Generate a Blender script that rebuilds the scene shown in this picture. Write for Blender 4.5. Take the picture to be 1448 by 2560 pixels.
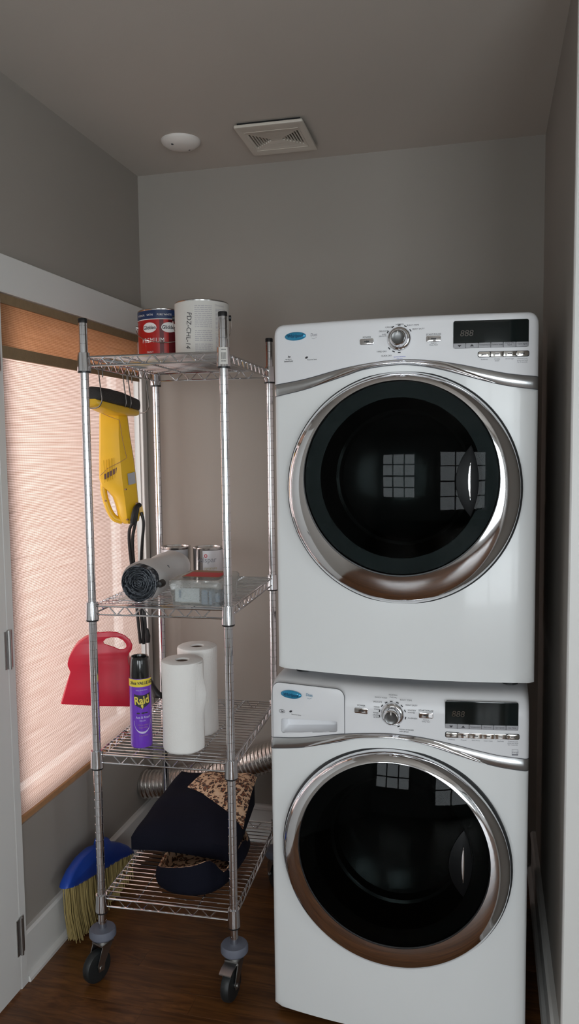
import bpy, bmesh, math, random
from mathutils import Vector, Matrix
random.seed(7)
for o in list(bpy.data.objects):
    bpy.data.objects.remove(o, do_unlink=True)
S = bpy.context.scene
COL = S.collection
PI = math.pi

# ------------------------------------------------------------------ camera
F_PX, YAW, PITCH, ROLL, EYE = 1976.0, math.radians(14.105), math.radians(4.74), math.radians(-0.69), 1.608
FWD = Vector((-math.sin(YAW)*math.cos(PITCH), math.cos(YAW)*math.cos(PITCH), -math.sin(PITCH)))
_rt = Vector((math.cos(YAW), math.sin(YAW), 0)); _up = _rt.cross(FWD)
RT = _rt*math.cos(ROLL)+_up*math.sin(ROLL); UP = _up*math.cos(ROLL)-_rt*math.sin(ROLL)
CAM = Vector((0, 0, EYE))
cam = bpy.data.cameras.new('camera'); camo = bpy.data.objects.new('camera', cam); COL.objects.link(camo)
m = Matrix((RT, UP, -FWD)).transposed().to_4x4(); m.translation = CAM
camo.matrix_world = m
cam.sensor_fit = 'VERTICAL'; cam.sensor_height = 36.0; cam.lens = F_PX/2560*36.0
cam.clip_start = 0.02
S.camera = camo
def ray(x, y): return FWD+RT*((x-724)/F_PX)+UP*((1280-y)/F_PX)
def at(x, y, X=None, Y=None, Z=None):
    d = ray(x, y)
    t = X/d.x if X is not None else (Y/d.y if Y is not None else (Z-EYE)/d.z)
    return CAM+d*t

# ------------------------------------------------------------------ world, lights, exposure
S.view_settings.view_transform = 'Standard'; S.view_settings.look = 'None'
S.view_settings.gamma = 1; S.view_settings.use_curve_mapping = False
S.view_settings.exposure = 0.0
w = bpy.data.worlds.new('daylight'); S.world = w; w.use_nodes = True
bg = w.node_tree.nodes['Background']; bg.inputs[0].default_value = (0.72, 0.84, 1.0, 1); bg.inputs[1].default_value = 1.5
def area(name, loc, target, sx, sy, power, col):
    l = bpy.data.lights.new(name, 'AREA'); l.shape = 'RECTANGLE'; l.size = sx; l.size_y = sy; l.energy = power; l.color = col
    o = bpy.data.objects.new(name, l); COL.objects.link(o); o.location = loc
    o.rotation_euler = (Vector(target)-Vector(loc)).to_track_quat('-Z', 'Y').to_euler()
    return o
# daylight outside the shaded window of the nook and outside the window of the room behind, plus two added fill lamps
area('daylight_side_window', (-3.1, 0.95, 1.6), (-1.36, 2.5, 1.25), 2.4, 3.0, 350, (1.0, 0.945, 0.925))
area('room_daylight_and_fill', (-0.75, -2.35, 1.45), (-0.75, 0, 1.45), 1.2, 1.6, 52, (0.97, 0.985, 1.0))
area('room_daylight_and_fill', (1.275, -2.35, 1.30), (1.275, 0, 1.30), 1.7, 2.1, 84, (0.97, 0.985, 1.0))  # added fill through an invented wide window, brightens the door rings
area('room_daylight_and_fill', (2.55, -0.75, 1.40), (0, -0.75, 1.40), 1.9, 1.7, 56, (0.97, 0.985, 1.0))  # added fill through an invented side window

# ------------------------------------------------------------------ materials
MATS = {}
def nodes(name):
    mt = bpy.data.materials.new(name); mt.use_nodes = True
    nt = mt.node_tree; return mt, nt, nt.nodes, nt.links, nt.nodes['Principled BSDF']
def mat(name, col, rough=0.5, metal=0.0, var=0.05, vscale=8.0, bump=0.0, bscale=250.0, coat=0.0, spec=0.5, stretch=None):
    if name in MATS: return MATS[name]
    mt, nt, N, L, P = nodes(name)
    tc = N.new('ShaderNodeTexCoord'); mp = N.new('ShaderNodeMapping'); L.new(tc.outputs['Object'], mp.inputs[0])
    if stretch: mp.inputs['Scale'].default_value = stretch
    nz = N.new('ShaderNodeTexNoise'); nz.inputs['Scale'].default_value = vscale; nz.inputs['Detail'].default_value = 3
    L.new(mp.outputs[0], nz.inputs['Vector'])
    mx = N.new('ShaderNodeMix'); mx.data_type = 'RGBA'
    mx.inputs['A'].default_value = tuple(min(1, c*(1-var)) for c in col)+(1,)
    mx.inputs['B'].default_value = tuple(min(1, c*(1+var)) for c in col)+(1,)
    L.new(nz.outputs['Fac'], mx.inputs['Factor']); L.new(mx.outputs['Result'], P.inputs['Base Color'])
    P.inputs['Roughness'].default_value = rough; P.inputs['Metallic'].default_value = metal
    P.inputs['Specular IOR Level'].default_value = spec
    if coat: P.inputs['Coat Weight'].default_value = coat; P.inputs['Coat Roughness'].default_value = 0.05
    if bump:
        n2 = N.new('ShaderNodeTexNoise'); n2.inputs['Scale'].default_value = bscale; n2.inputs['Detail'].default_value = 2
        L.new(mp.outputs[0], n2.inputs['Vector'])
        b = N.new('ShaderNodeBump'); b.inputs['Strength'].default_value = bump; b.inputs['Distance'].default_value = 0.002
        L.new(n2.outputs['Fac'], b.inputs['Height']); L.new(b.outputs[0], P.inputs['Normal'])
    MATS[name] = mt; return mt
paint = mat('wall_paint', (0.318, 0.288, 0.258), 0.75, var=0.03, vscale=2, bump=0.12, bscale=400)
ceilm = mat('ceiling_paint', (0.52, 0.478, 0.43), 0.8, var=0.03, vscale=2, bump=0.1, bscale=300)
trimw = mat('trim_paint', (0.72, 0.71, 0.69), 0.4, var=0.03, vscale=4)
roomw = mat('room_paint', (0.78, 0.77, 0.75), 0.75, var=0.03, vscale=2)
enamel = mat('white_enamel', (0.80, 0.81, 0.81), 0.22, var=0.01, vscale=3, coat=0.25)
plasticw = mat('white_console_plastic', (0.80, 0.80, 0.82), 0.33, var=0.01, vscale=4)
chrome = mat('polished_chrome', (0.82, 0.82, 0.84), 0.06, 1.0, var=0.02, vscale=20)
ringm = mat('chrome_door_ring', (0.86, 0.86, 0.88), 0.07, 1.0, var=0.02, vscale=12)
silver = mat('satin_silver_band', (0.62, 0.63, 0.64), 0.24, 0.9, var=0.03, vscale=6)
rackm = mat('rack_chrome', (0.74, 0.74, 0.76), 0.12, 1.0, var=0.03, vscale=30)
dull = mat('galvanised_steel', (0.42, 0.41, 0.40), 0.35, 1.0, var=0.12, vscale=80)
blackp = mat('black_plastic', (0.012, 0.012, 0.013), 0.35, var=0.2, vscale=30)
blackr = mat('black_rubber', (0.012, 0.014, 0.015), 0.5, var=0.25, vscale=40)
darkg = mat('dark_grey', (0.03, 0.032, 0.034), 0.5, var=0.2, vscale=30)
greyd = mat('bumper_grey', (0.13, 0.14, 0.18), 0.6, var=0.1, vscale=40)
seamm = mat('seam_grey', (0.10, 0.10, 0.11), 0.6, var=0.1)
inkk = mat('print_black', (0.03, 0.03, 0.035), 0.6, var=0.1)
inkg = mat('print_grey', (0.22, 0.22, 0.25), 0.6, var=0.1)
inkb = mat('print_blue', (0.12, 0.13, 0.55), 0.6, var=0.1)
inkw = mat('print_white', (0.78, 0.76, 0.74), 0.6, var=0.04)
inky = mat('print_yellow', (0.80, 0.66, 0.10), 0.5, var=0.05)
badgeb = mat('badge_blue', (0.03, 0.30, 0.52), 0.25, 0.35, var=0.15, vscale=40, coat=0.6)
badgel = mat('badge_lettering', (0.005, 0.05, 0.12), 0.4, var=0.1)
duetb = mat('logo_teal', (0.03, 0.22, 0.38), 0.5, var=0.1)
display = mat('display_glass', (0.006, 0.010, 0.010), 0.08, var=0.3, vscale=20, spec=0.5)
segm = mat('display_segments', (0.045, 0.03, 0.018), 0.3, var=0.2)
keyg = mat('grey_keys', (0.36, 0.36, 0.38), 0.35, var=0.05)
keyc = mat('chrome_keys', (0.80, 0.78, 0.75), 0.12, 1.0, var=0.03)
yellow = mat('yellow_plastic', (0.72, 0.42, 0.012), 0.38, var=0.06, vscale=12)
redp = mat('red_plastic', (0.56, 0.010, 0.035), 0.35, var=0.06, vscale=10)
bluep = mat('blue_plastic', (0.010, 0.055, 0.36), 0.4, var=0.08, vscale=12)
handlem = mat('broom_handle_blue', (0.012, 0.05, 0.30), 0.35, var=0.08)
straw = mat('straw_bristles', (0.36, 0.27, 0.10), 0.8, var=0.35, vscale=30, stretch=(8, 8, 0.6))
purple = mat('purple_can', (0.17, 0.045, 0.52), 0.25, var=0.08, vscale=20, coat=0.3)
yellowb = mat('yellow_label', (0.82, 0.66, 0.06), 0.35, var=0.04)
tissue = mat('paper_towel', (0.84, 0.82, 0.79), 0.95, var=0.02, vscale=30, bump=0.5, bscale=160)
card = mat('cardboard_core', (0.20, 0.14, 0.11), 0.8, var=0.15, vscale=40)
canred = mat('red_can_label', (0.42, 0.012, 0.010), 0.3, var=0.08, vscale=10)
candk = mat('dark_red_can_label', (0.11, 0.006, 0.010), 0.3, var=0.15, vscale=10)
canblue = mat('navy_can_label', (0.012, 0.030, 0.10), 0.35, var=0.15, vscale=10)
labelw = mat('white_can_label', (0.66, 0.64, 0.60), 0.6, var=0.04, vscale=20)
labelg = mat('grey_can_label', (0.50, 0.49, 0.50), 0.35, 0.3, var=0.05, vscale=20)
labelr = mat('red_print', (0.55, 0.02, 0.03), 0.5, var=0.05)
tin = mat('tinned_steel', (0.60, 0.59, 0.58), 0.2, 1.0, var=0.08, vscale=30)
bagm = mat('black_film', (0.13, 0.145, 0.17), 0.35, var=0.5, vscale=60, bump=0.8, bscale=120)
def film():
    mt, nt, N, L, P = nodes('rolled_black_film')
    tc = N.new('ShaderNodeTexCoord'); mp = N.new('ShaderNodeMapping'); mp.inputs['Location'].default_value = (0, 0, -0.0575); L.new(tc.outputs['Object'], mp.inputs[0])
    wv = N.new('ShaderNodeTexWave'); wv.wave_type = 'RINGS'; wv.rings_direction = 'Y'; wv.inputs['Scale'].default_value = 120; wv.inputs['Distortion'].default_value = 5; wv.inputs['Detail'].default_value = 3; wv.inputs['Detail Scale'].default_value = 0.9
    L.new(mp.outputs[0], wv.inputs['Vector'])
    cr = N.new('ShaderNodeValToRGB'); L.new(wv.outputs['Fac'], cr.inputs[0]); e = cr.color_ramp.elements
    e[0].position = 0.2; e[0].color = (0.020, 0.024, 0.032, 1); e[1].position = 0.85; e[1].color = (0.26, 0.28, 0.31, 1)
    L.new(cr.outputs[0], P.inputs['Base Color']); P.inputs['Roughness'].default_value = 0.4
    b = N.new('ShaderNodeBump'); b.inputs['Strength'].default_value = 0.5; b.inputs['Distance'].default_value = 0.002; L.new(wv.outputs['Fac'], b.inputs['Height']); L.new(b.outputs[0], P.inputs['Normal'])
    return mt
filmm = film()
cloth = mat('black_cloth', (0.005, 0.0055, 0.012), 0.8, var=0.25, vscale=12, bump=0.5, bscale=500, spec=0.12)
alum = mat('aluminium_foil_duct', (0.68, 0.65, 0.62), 0.25, 1.0, var=0.15, vscale=60, bump=0.4, bscale=180)
gpaper = mat('pale_box_card', (0.62, 0.66, 0.68), 0.6, var=0.06, vscale=20)
bpaper = mat('blue_grey_card', (0.20, 0.27, 0.36), 0.6, var=0.1, vscale=20)
brownc = mat('brown_print', (0.30, 0.17, 0.10), 0.6, var=0.15, vscale=20)

def wood_floor():
    mt, nt, N, L, P = nodes('dark_oak_floor')
    tc = N.new('ShaderNodeTexCoord'); oi = N.new('ShaderNodeObjectInfo')
    sc = N.new('ShaderNodeVectorMath'); sc.operation = 'SCALE'; sc.inputs[0].default_value = (7, 3, 5)
    L.new(oi.outputs['Random'], sc.inputs['Scale'])
    ad = N.new('ShaderNodeVectorMath'); ad.operation = 'ADD'; L.new(tc.outputs['Object'], ad.inputs[0]); L.new(sc.outputs[0], ad.inputs[1])
    mp = N.new('ShaderNodeMapping'); mp.inputs['Scale'].default_value = (2.2, 26, 10); L.new(ad.outputs[0], mp.inputs[0])
    nz = N.new('ShaderNodeTexNoise'); nz.inputs['Scale'].default_value = 2.2; nz.inputs['Detail'].default_value = 6; nz.inputs['Distortion'].default_value = 1.2
    L.new(mp.outputs[0], nz.inputs['Vector'])
    cr = N.new('ShaderNodeValToRGB'); L.new(nz.outputs['Fac'], cr.inputs[0])
    e = cr.color_ramp.elements
    e[0].position = 0.30; e[0].color = (0.060, 0.020, 0.005, 1); e[1].position = 0.72; e[1].color = (0.175, 0.068, 0.018, 1)
    hs = N.new('ShaderNodeHueSaturation'); L.new(cr.outputs[0], hs.inputs['Color'])
    mr = N.new('ShaderNodeMapRange'); mr.inputs['To Min'].default_value = 0.75; mr.inputs['To Max'].default_value = 1.2
    L.new(oi.outputs['Random'], mr.inputs['Value']); L.new(mr.outputs[0], hs.inputs['Value'])
    L.new(hs.outputs[0], P.inputs['Base Color']); P.inputs['Roughness'].default_value = 0.32
    b = N.new('ShaderNodeBump'); b.inputs['Strength'].default_value = 0.15; b.inputs['Distance'].default_value = 0.001
    L.new(nz.outputs['Fac'], b.inputs['Height']); L.new(b.outputs[0], P.inputs['Normal'])
    return mt
floorm = wood_floor()
subfl = mat('dark_subfloor', (0.03, 0.015, 0.008), 0.8, var=0.2)

def clear_mat(name, tint, gloss=1.0, rough=0.02, ior=1.45):
    mt, nt, N, L, P = nodes(name)
    N.remove(P); out = N['Material Output']
    tr = N.new('ShaderNodeBsdfTransparent'); tr.inputs[0].default_value = tint+(1,)
    gl = N.new('ShaderNodeBsdfGlossy'); gl.inputs['Roughness'].default_value = rough; gl.inputs[0].default_value = (gloss, gloss, gloss, 1)
    fr = N.new('ShaderNodeFresnel'); fr.inputs[0].default_value = ior
    nz = N.new('ShaderNodeTexNoise'); nz.inputs['Scale'].default_value = 3
    mx = N.new('ShaderNodeMixShader'); L.new(fr.outputs[0], mx.inputs[0]); L.new(tr.outputs[0], mx.inputs[1]); L.new(gl.outputs[0], mx.inputs[2])
    L.new(mx.outputs[0], out.inputs[0]); return mt
winglass = clear_mat('window_glass', (0.95, 0.97, 0.97))
doorglass = clear_mat('smoked_door_glass', (0.20, 0.23, 0.23), 0.24, 0.015, 1.38)

def frosted():
    mt, nt, N, L, P = nodes('cloudy_clear_plastic')
    N.remove(P); out = N['Material Output']
    tr = N.new('ShaderNodeBsdfTransparent'); tr.inputs[0].default_value = (0.93, 0.94, 0.93, 1)
    df = N.new('ShaderNodeBsdfDiffuse'); df.inputs[0].default_value = (0.85, 0.85, 0.82, 1)
    tl = N.new('ShaderNodeBsdfTranslucent'); tl.inputs[0].default_value = (0.72, 0.72, 0.69, 1)
    gl = N.new('ShaderNodeBsdfGlossy'); gl.inputs['Roughness'].default_value = 0.12
    nz = N.new('ShaderNodeTexNoise'); nz.inputs['Scale'].default_value = 25
    mr = N.new('ShaderNodeMapRange'); mr.inputs['To Min'].default_value = 0.22; mr.inputs['To Max'].default_value = 0.40; L.new(nz.outputs['Fac'], mr.inputs[0])
    m0 = N.new('ShaderNodeMixShader'); m0.inputs[0].default_value = 0.4; L.new(df.outputs[0], m0.inputs[1]); L.new(tl.outputs[0], m0.inputs[2])
    m1 = N.new('ShaderNodeMixShader'); L.new(mr.outputs[0], m1.inputs[0]); L.new(tr.outputs[0], m1.inputs[1]); L.new(m0.outputs[0], m1.inputs[2])
    fr = N.new('ShaderNodeFresnel'); fr.inputs[0].default_value = 1.4
    m2 = N.new('ShaderNodeMixShader'); L.new(fr.outputs[0], m2.inputs[0]); L.new(m1.outputs[0], m2.inputs[1]); L.new(gl.outputs[0], m2.inputs[2])
    L.new(m2.outputs[0], out.inputs[0]); return mt
cloudy = frosted()

def sheet(name, col, trans=0.45):
    mt, nt, N, L, P = nodes(name)
    N.remove(P); out = N['Material Output']
    nz = N.new('ShaderNodeTexNoise'); nz.inputs['Scale'].default_value = 18
    mx = N.new('ShaderNodeMix'); mx.data_type = 'RGBA'; L.new(nz.outputs['Fac'], mx.inputs['Factor'])
    mx.inputs['A'].default_value = tuple(c*0.94 for c in col)+(1,); mx.inputs['B'].default_value = tuple(col)+(1,)
    df = N.new('ShaderNodeBsdfDiffuse'); tl = N.new('ShaderNodeBsdfTranslucent')
    L.new(mx.outputs['Result'], df.inputs[0]); L.new(mx.outputs['Result'], tl.inputs[0])
    ms = N.new('ShaderNodeMixShader'); ms.inputs[0].default_value = trans; L.new(df.outputs[0], ms.inputs[1]); L.new(tl.outputs[0], ms.inputs[2])
    L.new(ms.outputs[0], out.inputs[0]); return mt
sleevem = sheet('white_plastic_sleeve', (0.82, 0.81, 0.80), 0.3)

def weave(name, dark, light, trans, hole, sheer):
    mt, nt, N, L, P = nodes(name)
    N.remove(P); out = N['Material Output']
    tc = N.new('ShaderNodeTexCoord')
    def noise(scale, detail, stretch):
        mp = N.new('ShaderNodeMapping'); mp.inputs['Scale'].default_value = stretch; L.new(tc.outputs['Object'], mp.inputs[0])
        n = N.new('ShaderNodeTexNoise'); n.inputs['Scale'].default_value = scale; n.inputs['Detail'].default_value = detail
        L.new(mp.outputs[0], n.inputs['Vector']); return n
    streak = noise(1.0, 3, (1, 5, 190)); reed = noise(1.0, 3, (1, 1.6, 150))
    def wv(axis, pitch):
        v = N.new('ShaderNodeTexWave'); v.wave_type = 'BANDS'; v.bands_direction = axis
        v.inputs['Scale'].default_value = 2*PI/(20*pitch); v.inputs['Distortion'].default_value = 0.6; v.inputs['Detail'].default_value = 1; v.inputs['Detail Scale'].default_value = 0.2
        L.new(tc.outputs['Object'], v.inputs['Vector']); return v
    wz = wv('Z', 0.0050); wy = wv('Y', 0.0058)
    def math_(op, a, b):
        n = N.new('ShaderNodeMath'); n.operation = op
        for i, v in enumerate((a, b)):
            if isinstance(v, (int, float)): n.inputs[i].default_value = v
            else: L.new(v, n.inputs[i])
        return n.outputs[0]
    a = math_('ADD', math_('MULTIPLY', streak.outputs['Fac'], 0.46), math_('MULTIPLY', wz.outputs['Fac'], 0.36))
    a = math_('ADD', a, math_('MULTIPLY', wy.outputs['Fac'], 0.20))
    cr = N.new('ShaderNodeValToRGB'); L.new(a, cr.inputs[0])
    e = cr.color_ramp.elements; e[0].position = 0.30; e[0].color = tuple(dark)+(1,); e[1].position = 0.72; e[1].color = tuple(light)+(1,)
    dk = math_('LESS_THAN', reed.outputs['Fac'], 0.30)
    mk = N.new('ShaderNodeMix'); mk.data_type = 'RGBA'; L.new(math_('MULTIPLY', dk, 0.45), mk.inputs['Factor']); L.new(cr.outputs[0], mk.inputs['A'])
    mk.inputs['B'].default_value = tuple(c*0.45 for c in dark)+(1,)
    df = N.new('ShaderNodeBsdfDiffuse'); tl = N.new('ShaderNodeBsdfTranslucent'); tp = N.new('ShaderNodeBsdfTransparent')
    L.new(mk.outputs['Result'], df.inputs[0]); L.new(mk.outputs['Result'], tl.inputs[0])
    ms = N.new('ShaderNodeMixShader'); ms.inputs[0].default_value = trans; L.new(df.outputs[0], ms.inputs[1]); L.new(tl.outputs[0], ms.inputs[2])
    h = math_('MULTIPLY', math_('MULTIPLY', math_('SUBTRACT', 1.0, wz.outputs['Fac']), math_('SUBTRACT', 1.0, wy.outputs['Fac'])), hole)
    h = math_('MULTIPLY', h, math_('GREATER_THAN', streak.outputs['Fac'], 0.47))
    h = math_('ADD', h, sheer)
    mh = N.new('ShaderNodeMixShader'); L.new(h, mh.inputs[0]); L.new(ms.outputs[0], mh.inputs[1]); L.new(tp.outputs[0], mh.inputs[2])
    L.new(mh.outputs[0], out.inputs[0]); return mt
shadem = weave('woven_reed_shade', (0.36, 0.205, 0.15), (0.92, 0.69, 0.60), 0.62, 0.10, 0.20)
valm = weave('woven_reed_valance', (0.34, 0.16, 0.07), (0.58, 0.31, 0.16), 0.45, 0.05, 0.02)
bordm = mat('shade_border_tape', (0.24, 0.165, 0.09), 0.85, var=0.15, vscale=60, bump=0.4, bscale=300)
hemm = mat('shade_hem_tape', (0.42, 0.22, 0.10), 0.85, var=0.15, vscale=60, bump=0.4, bscale=300)

def leopard():
    mt, nt, N, L, P = nodes('leopard_print_lining')
    tc = N.new('ShaderNodeTexCoord')
    nz = N.new('ShaderNodeTexNoise'); nz.inputs['Scale'].default_value = 45; L.new(tc.outputs['Object'], nz.inputs['Vector'])
    mx = N.new('ShaderNodeMix'); mx.data_type = 'VECTOR'; mx.inputs['Factor'].default_value = 0.035
    L.new(tc.outputs['Object'], mx.inputs['A']); L.new(nz.outputs['Color'], mx.inputs['B'])
    vo = N.new('ShaderNodeTexVoronoi'); vo.inputs['Scale'].default_value = 70; L.new(mx.outputs['Result'], vo.inputs['Vector'])
    n2 = N.new('ShaderNodeTexNoise'); n2.inputs['Scale'].default_value = 160; L.new(tc.outputs['Object'], n2.inputs['Vector'])
    ad = N.new('ShaderNodeMath'); ad.operation = 'MULTIPLY_ADD'; L.new(n2.outputs['Fac'], ad.inputs[0]); ad.inputs[1].default_value = 0.34; L.new(vo.outputs['Distance'], ad.inputs[2])
    cr = N.new('ShaderNodeValToRGB'); L.new(ad.outputs[0], cr.inputs[0]); cr.color_ramp.interpolation = 'LINEAR'
    e = cr.color_ramp.elements
    e[0].position = 0.42; e[0].color = (0.22, 0.075, 0.03, 1); e[1].position = 0.47; e[1].color = (0.018, 0.008, 0.008, 1)
    for p, c in ((0.63, (0.018, 0.008, 0.008, 1)), (0.67, (0.55, 0.34, 0.20, 1)), (0.95, (0.62, 0.42, 0.28, 1))):
        k = e.new(p); k.color = c
    L.new(cr.outputs[0], P.inputs['Base Color']); P.inputs['Roughness'].default_value = 0.6
    return mt
leo = leopard()

# ------------------------------------------------------------------ mesh helpers
def BM(): return bmesh.new()
def box(bm, lo, hi):
    v = [bm.verts.new((x, y, z)) for x in (lo[0], hi[0]) for y in (lo[1], hi[1]) for z in (lo[2], hi[2])]
    for q in ((0, 1, 3, 2), (4, 6, 7, 5), (0, 4, 5, 1), (2, 3, 7, 6), (0, 2, 6, 4), (1, 5, 7, 3)):
        bm.faces.new([v[i] for i in q])
    return v
def bevelled(bm, r, seg=2):
    bmesh.ops.bevel(bm, geom=bm.edges[:], offset=r, segments=seg, affect='EDGES', profile=0.6)
def loft(bm, rings, closed=True, cap0=False, cap1=False):
    R = [[bm.verts.new(p) for p in r] for r in rings]
    n = len(R[0])
    for a, b in zip(R, R[1:]):
        for i in range(n if closed else n-1):
            j = (i+1) % n
            bm.faces.new((a[i], a[j], b[j], b[i]))
    if cap0: bm.faces.new(R[0][::-1])
    if cap1: bm.faces.new(R[-1])
    return R
def lathe(bm, prof, seg=32, axis='Z', origin=(0, 0, 0), cap0=True, cap1=True, sx=1.0, sz=1.0):
    o = Vector(origin); rings = []
    for r, h in prof:
        ring = []
        for k in range(seg):
            a = 2*PI*k/seg; c, s = math.cos(a)*r, math.sin(a)*r
            if axis == 'Z': p = (c*sx, s*sz, h)
            elif axis == 'Y': p = (c*sx, h, s*sz)
            else: p = (h, c*sx, s*sz)
            ring.append(o+Vector(p))
        rings.append(ring)
    loft(bm, rings, True, cap0, cap1)
def tube(bm, pts, r, seg=8, cap=True, rad=None):
    P = [Vector(p) for p in pts]; rings = []; prev = None
    for i, p in enumerate(P):
        d = (P[min(i+1, len(P)-1)]-P[max(i-1, 0)]).normalized()
        ref = prev if prev is not None else (Vector((0, 0, 1)) if abs(d.z) < 0.9 else Vector((1, 0, 0)))
        n = (ref-d*ref.dot(d)).normalized(); b = d.cross(n); prev = n
        rr = rad[i] if rad else r
        rings.append([p+n*(math.cos(2*PI*k/seg)*rr)+b*(math.sin(2*PI*k/seg)*rr) for k in range(seg)])
    loft(bm, rings, True, cap, cap)
def smooth_path(pts, n=6):
    P = [Vector(p) for p in pts]; out = []
    for i in range(len(P)-1):
        p0, p1, p2, p3 = P[max(i-1, 0)], P[i], P[i+1], P[min(i+2, len(P)-1)]
        for k in range(n):
            t = k/n
            out.append(0.5*((2*p1)+(p2-p0)*t+(2*p0-5*p1+4*p2-p3)*t*t+(3*p1-p0-3*p2+p3)*t*t*t))
    return out+[P[-1]]
def prism(bm, poly, fn0, fn1):
    a = [bm.verts.new(fn0(*p)) for p in poly]; b = [bm.verts.new(fn1(*p)) for p in poly]
    n = len(poly)
    bm.faces.new(a[::-1]); bm.faces.new(b)
    for i in range(n): bm.faces.new((a[i], a[(i+1) % n], b[(i+1) % n], b[i]))
def obj(name, bm, mt, parent=None, smooth=35, kind=None, recalc=True):
    if recalc: bmesh.ops.recalc_face_normals(bm, faces=bm.faces[:])
    me = bpy.data.meshes.new(name); bm.to_mesh(me); bm.free()
    return mesh_obj(name, me, mt, parent, smooth, kind)
def mesh_obj(name, me, mt, parent=None, smooth=35, kind=None):
    if not me.materials: me.materials.append(mt)
    if smooth:
        me.polygons.foreach_set('use_smooth', [True]*len(me.polygons))
        me.set_sharp_from_angle(angle=math.radians(smooth))
    o = bpy.data.objects.new(name, me); COL.objects.link(o)
    if parent: o.parent = parent
    if any(k in name for k in ('lettering', 'print', 'dial_marks', 'shield')): o['kind'] = 'stuff'
    if kind: o['kind'] = kind
    return o
def inst(src, parent, loc=None, rot=None, name=None):
    c = src.copy(); COL.objects.link(c); c.parent = parent
    if loc is not None: c.location = loc
    if rot is not None: c.rotation_euler = rot
    return c
def tag(o, label, cat, group=None):
    o['label'] = label; o['category'] = cat
    if group: o['group'] = group
    return o
def thing(name, label, cat, loc=(0, 0, 0), rz=0, group=None):
    o = bpy.data.objects.new(name, None); COL.objects.link(o); o.empty_display_size = 0.05
    o.location = loc; o.rotation_euler = (0, 0, rz)
    return tag(o, label, cat, group)
def struct(name, bm, mt, smooth=None):
    return obj(name, bm, mt, None, smooth, 'structure')
def text_geo(s, size, align='CENTER', shear=0.0, bold=0.0, space=1.0, res=3):
    c = bpy.data.curves.new('t', 'FONT'); c.body = s; c.size = size; c.align_x = align; c.align_y = 'CENTER'
    c.shear = shear; c.offset = bold; c.resolution_u = res; c.space_character = space
    o = bpy.data.objects.new('t', c); me = bpy.data.meshes.new_from_object(o)
    V = [(v.co.x, v.co.y) for v in me.vertices]; Fc = [tuple(p.vertices) for p in me.polygons]
    bpy.data.objects.remove(o); bpy.data.curves.remove(c); bpy.data.meshes.remove(me)
    return V, Fc
def put_text(bm, s, x, z, size, fn, align='CENTER', shear=0.0, bold=0.0, space=1.0, rot=0.0, sx=1.0):
    """flat lettering: glyph outlines laid on the surface fn(x, z)"""
    V, Fc = text_geo(s, size, align, shear, bold, space)
    c, sn = math.cos(rot), math.sin(rot)
    vs = [bm.verts.new(fn(x+(a*sx)*c-b*sn, z+(a*sx)*sn+b*c)) for a, b in V]
    for f in Fc:
        try: bm.faces.new([vs[i] for i in f])
        except ValueError: pass
def put_poly(bm, pts, fn):
    bm.faces.new([bm.verts.new(fn(*p)) for p in pts])
def put_rect(bm, x0, x1, z0, z1, fn):
    put_poly(bm, [(x0, z0), (x1, z0), (x1, z1), (x0, z1)], fn)
def rrect(x0, x1, z0, z1, r, seg=4):
    out = []
    for cx, cz, a0 in ((x1-r, z0+r, -PI/2), (x1-r, z1-r, 0), (x0+r, z1-r, PI/2), (x0+r, z0+r, PI)):
        for k in range(seg+1):
            a = a0+PI/2*k/seg; out.append((cx+r*math.cos(a), cz+r*math.sin(a)))
    return out
def plate_mesh(outline, holes, thick, bevel, fn):
    """flat plate with holes (2D outline filled, thickness and rounded edge) placed by fn(x, z, depth)"""
    c = bpy.data.curves.new('p', 'CURVE'); c.dimensions = '2D'; c.fill_mode = 'BOTH'
    c.extrude = max(thick/2-bevel, 0.0); c.bevel_depth = bevel; c.bevel_resolution = 1
    if bevel: c.offset = -bevel
    for lp in [outline]+holes:
        s = c.splines.new('POLY'); s.points.add(len(lp)-1)
        for p, q in zip(s.points, lp): p.co = (q[0], q[1], 0, 1)
        s.use_cyclic_u = True
    o = bpy.data.objects.new('p', c); me = bpy.data.meshes.new_from_object(o)
    bpy.data.objects.remove(o); bpy.data.curves.remove(c)
    for v in me.vertices: v.co = fn(v.co.x, v.co.y, v.co.z)
    bm = BM(); bm.from_mesh(me); bpy.data.meshes.remove(me)
    bmesh.ops.remove_doubles(bm, verts=bm.verts[:], dist=1e-5)
    return bm

# ------------------------------------------------------------------ the room
XL, XR, YB, H = -1.36, 0.187, 3.0, 2.685
YF, XE = -2.0, 2.2                      # far side of the room behind the camera
WY0, WY1, WZ0, WZ1 = 2.0, 2.952, 0.475, 2.06   # shaded window opening
T = 0.14
bm = BM(); box(bm, (XL-T, YF-T, -0.12), (XE+T, YB+T, -0.016)); fl = struct('floor', bm, subfl)
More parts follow.
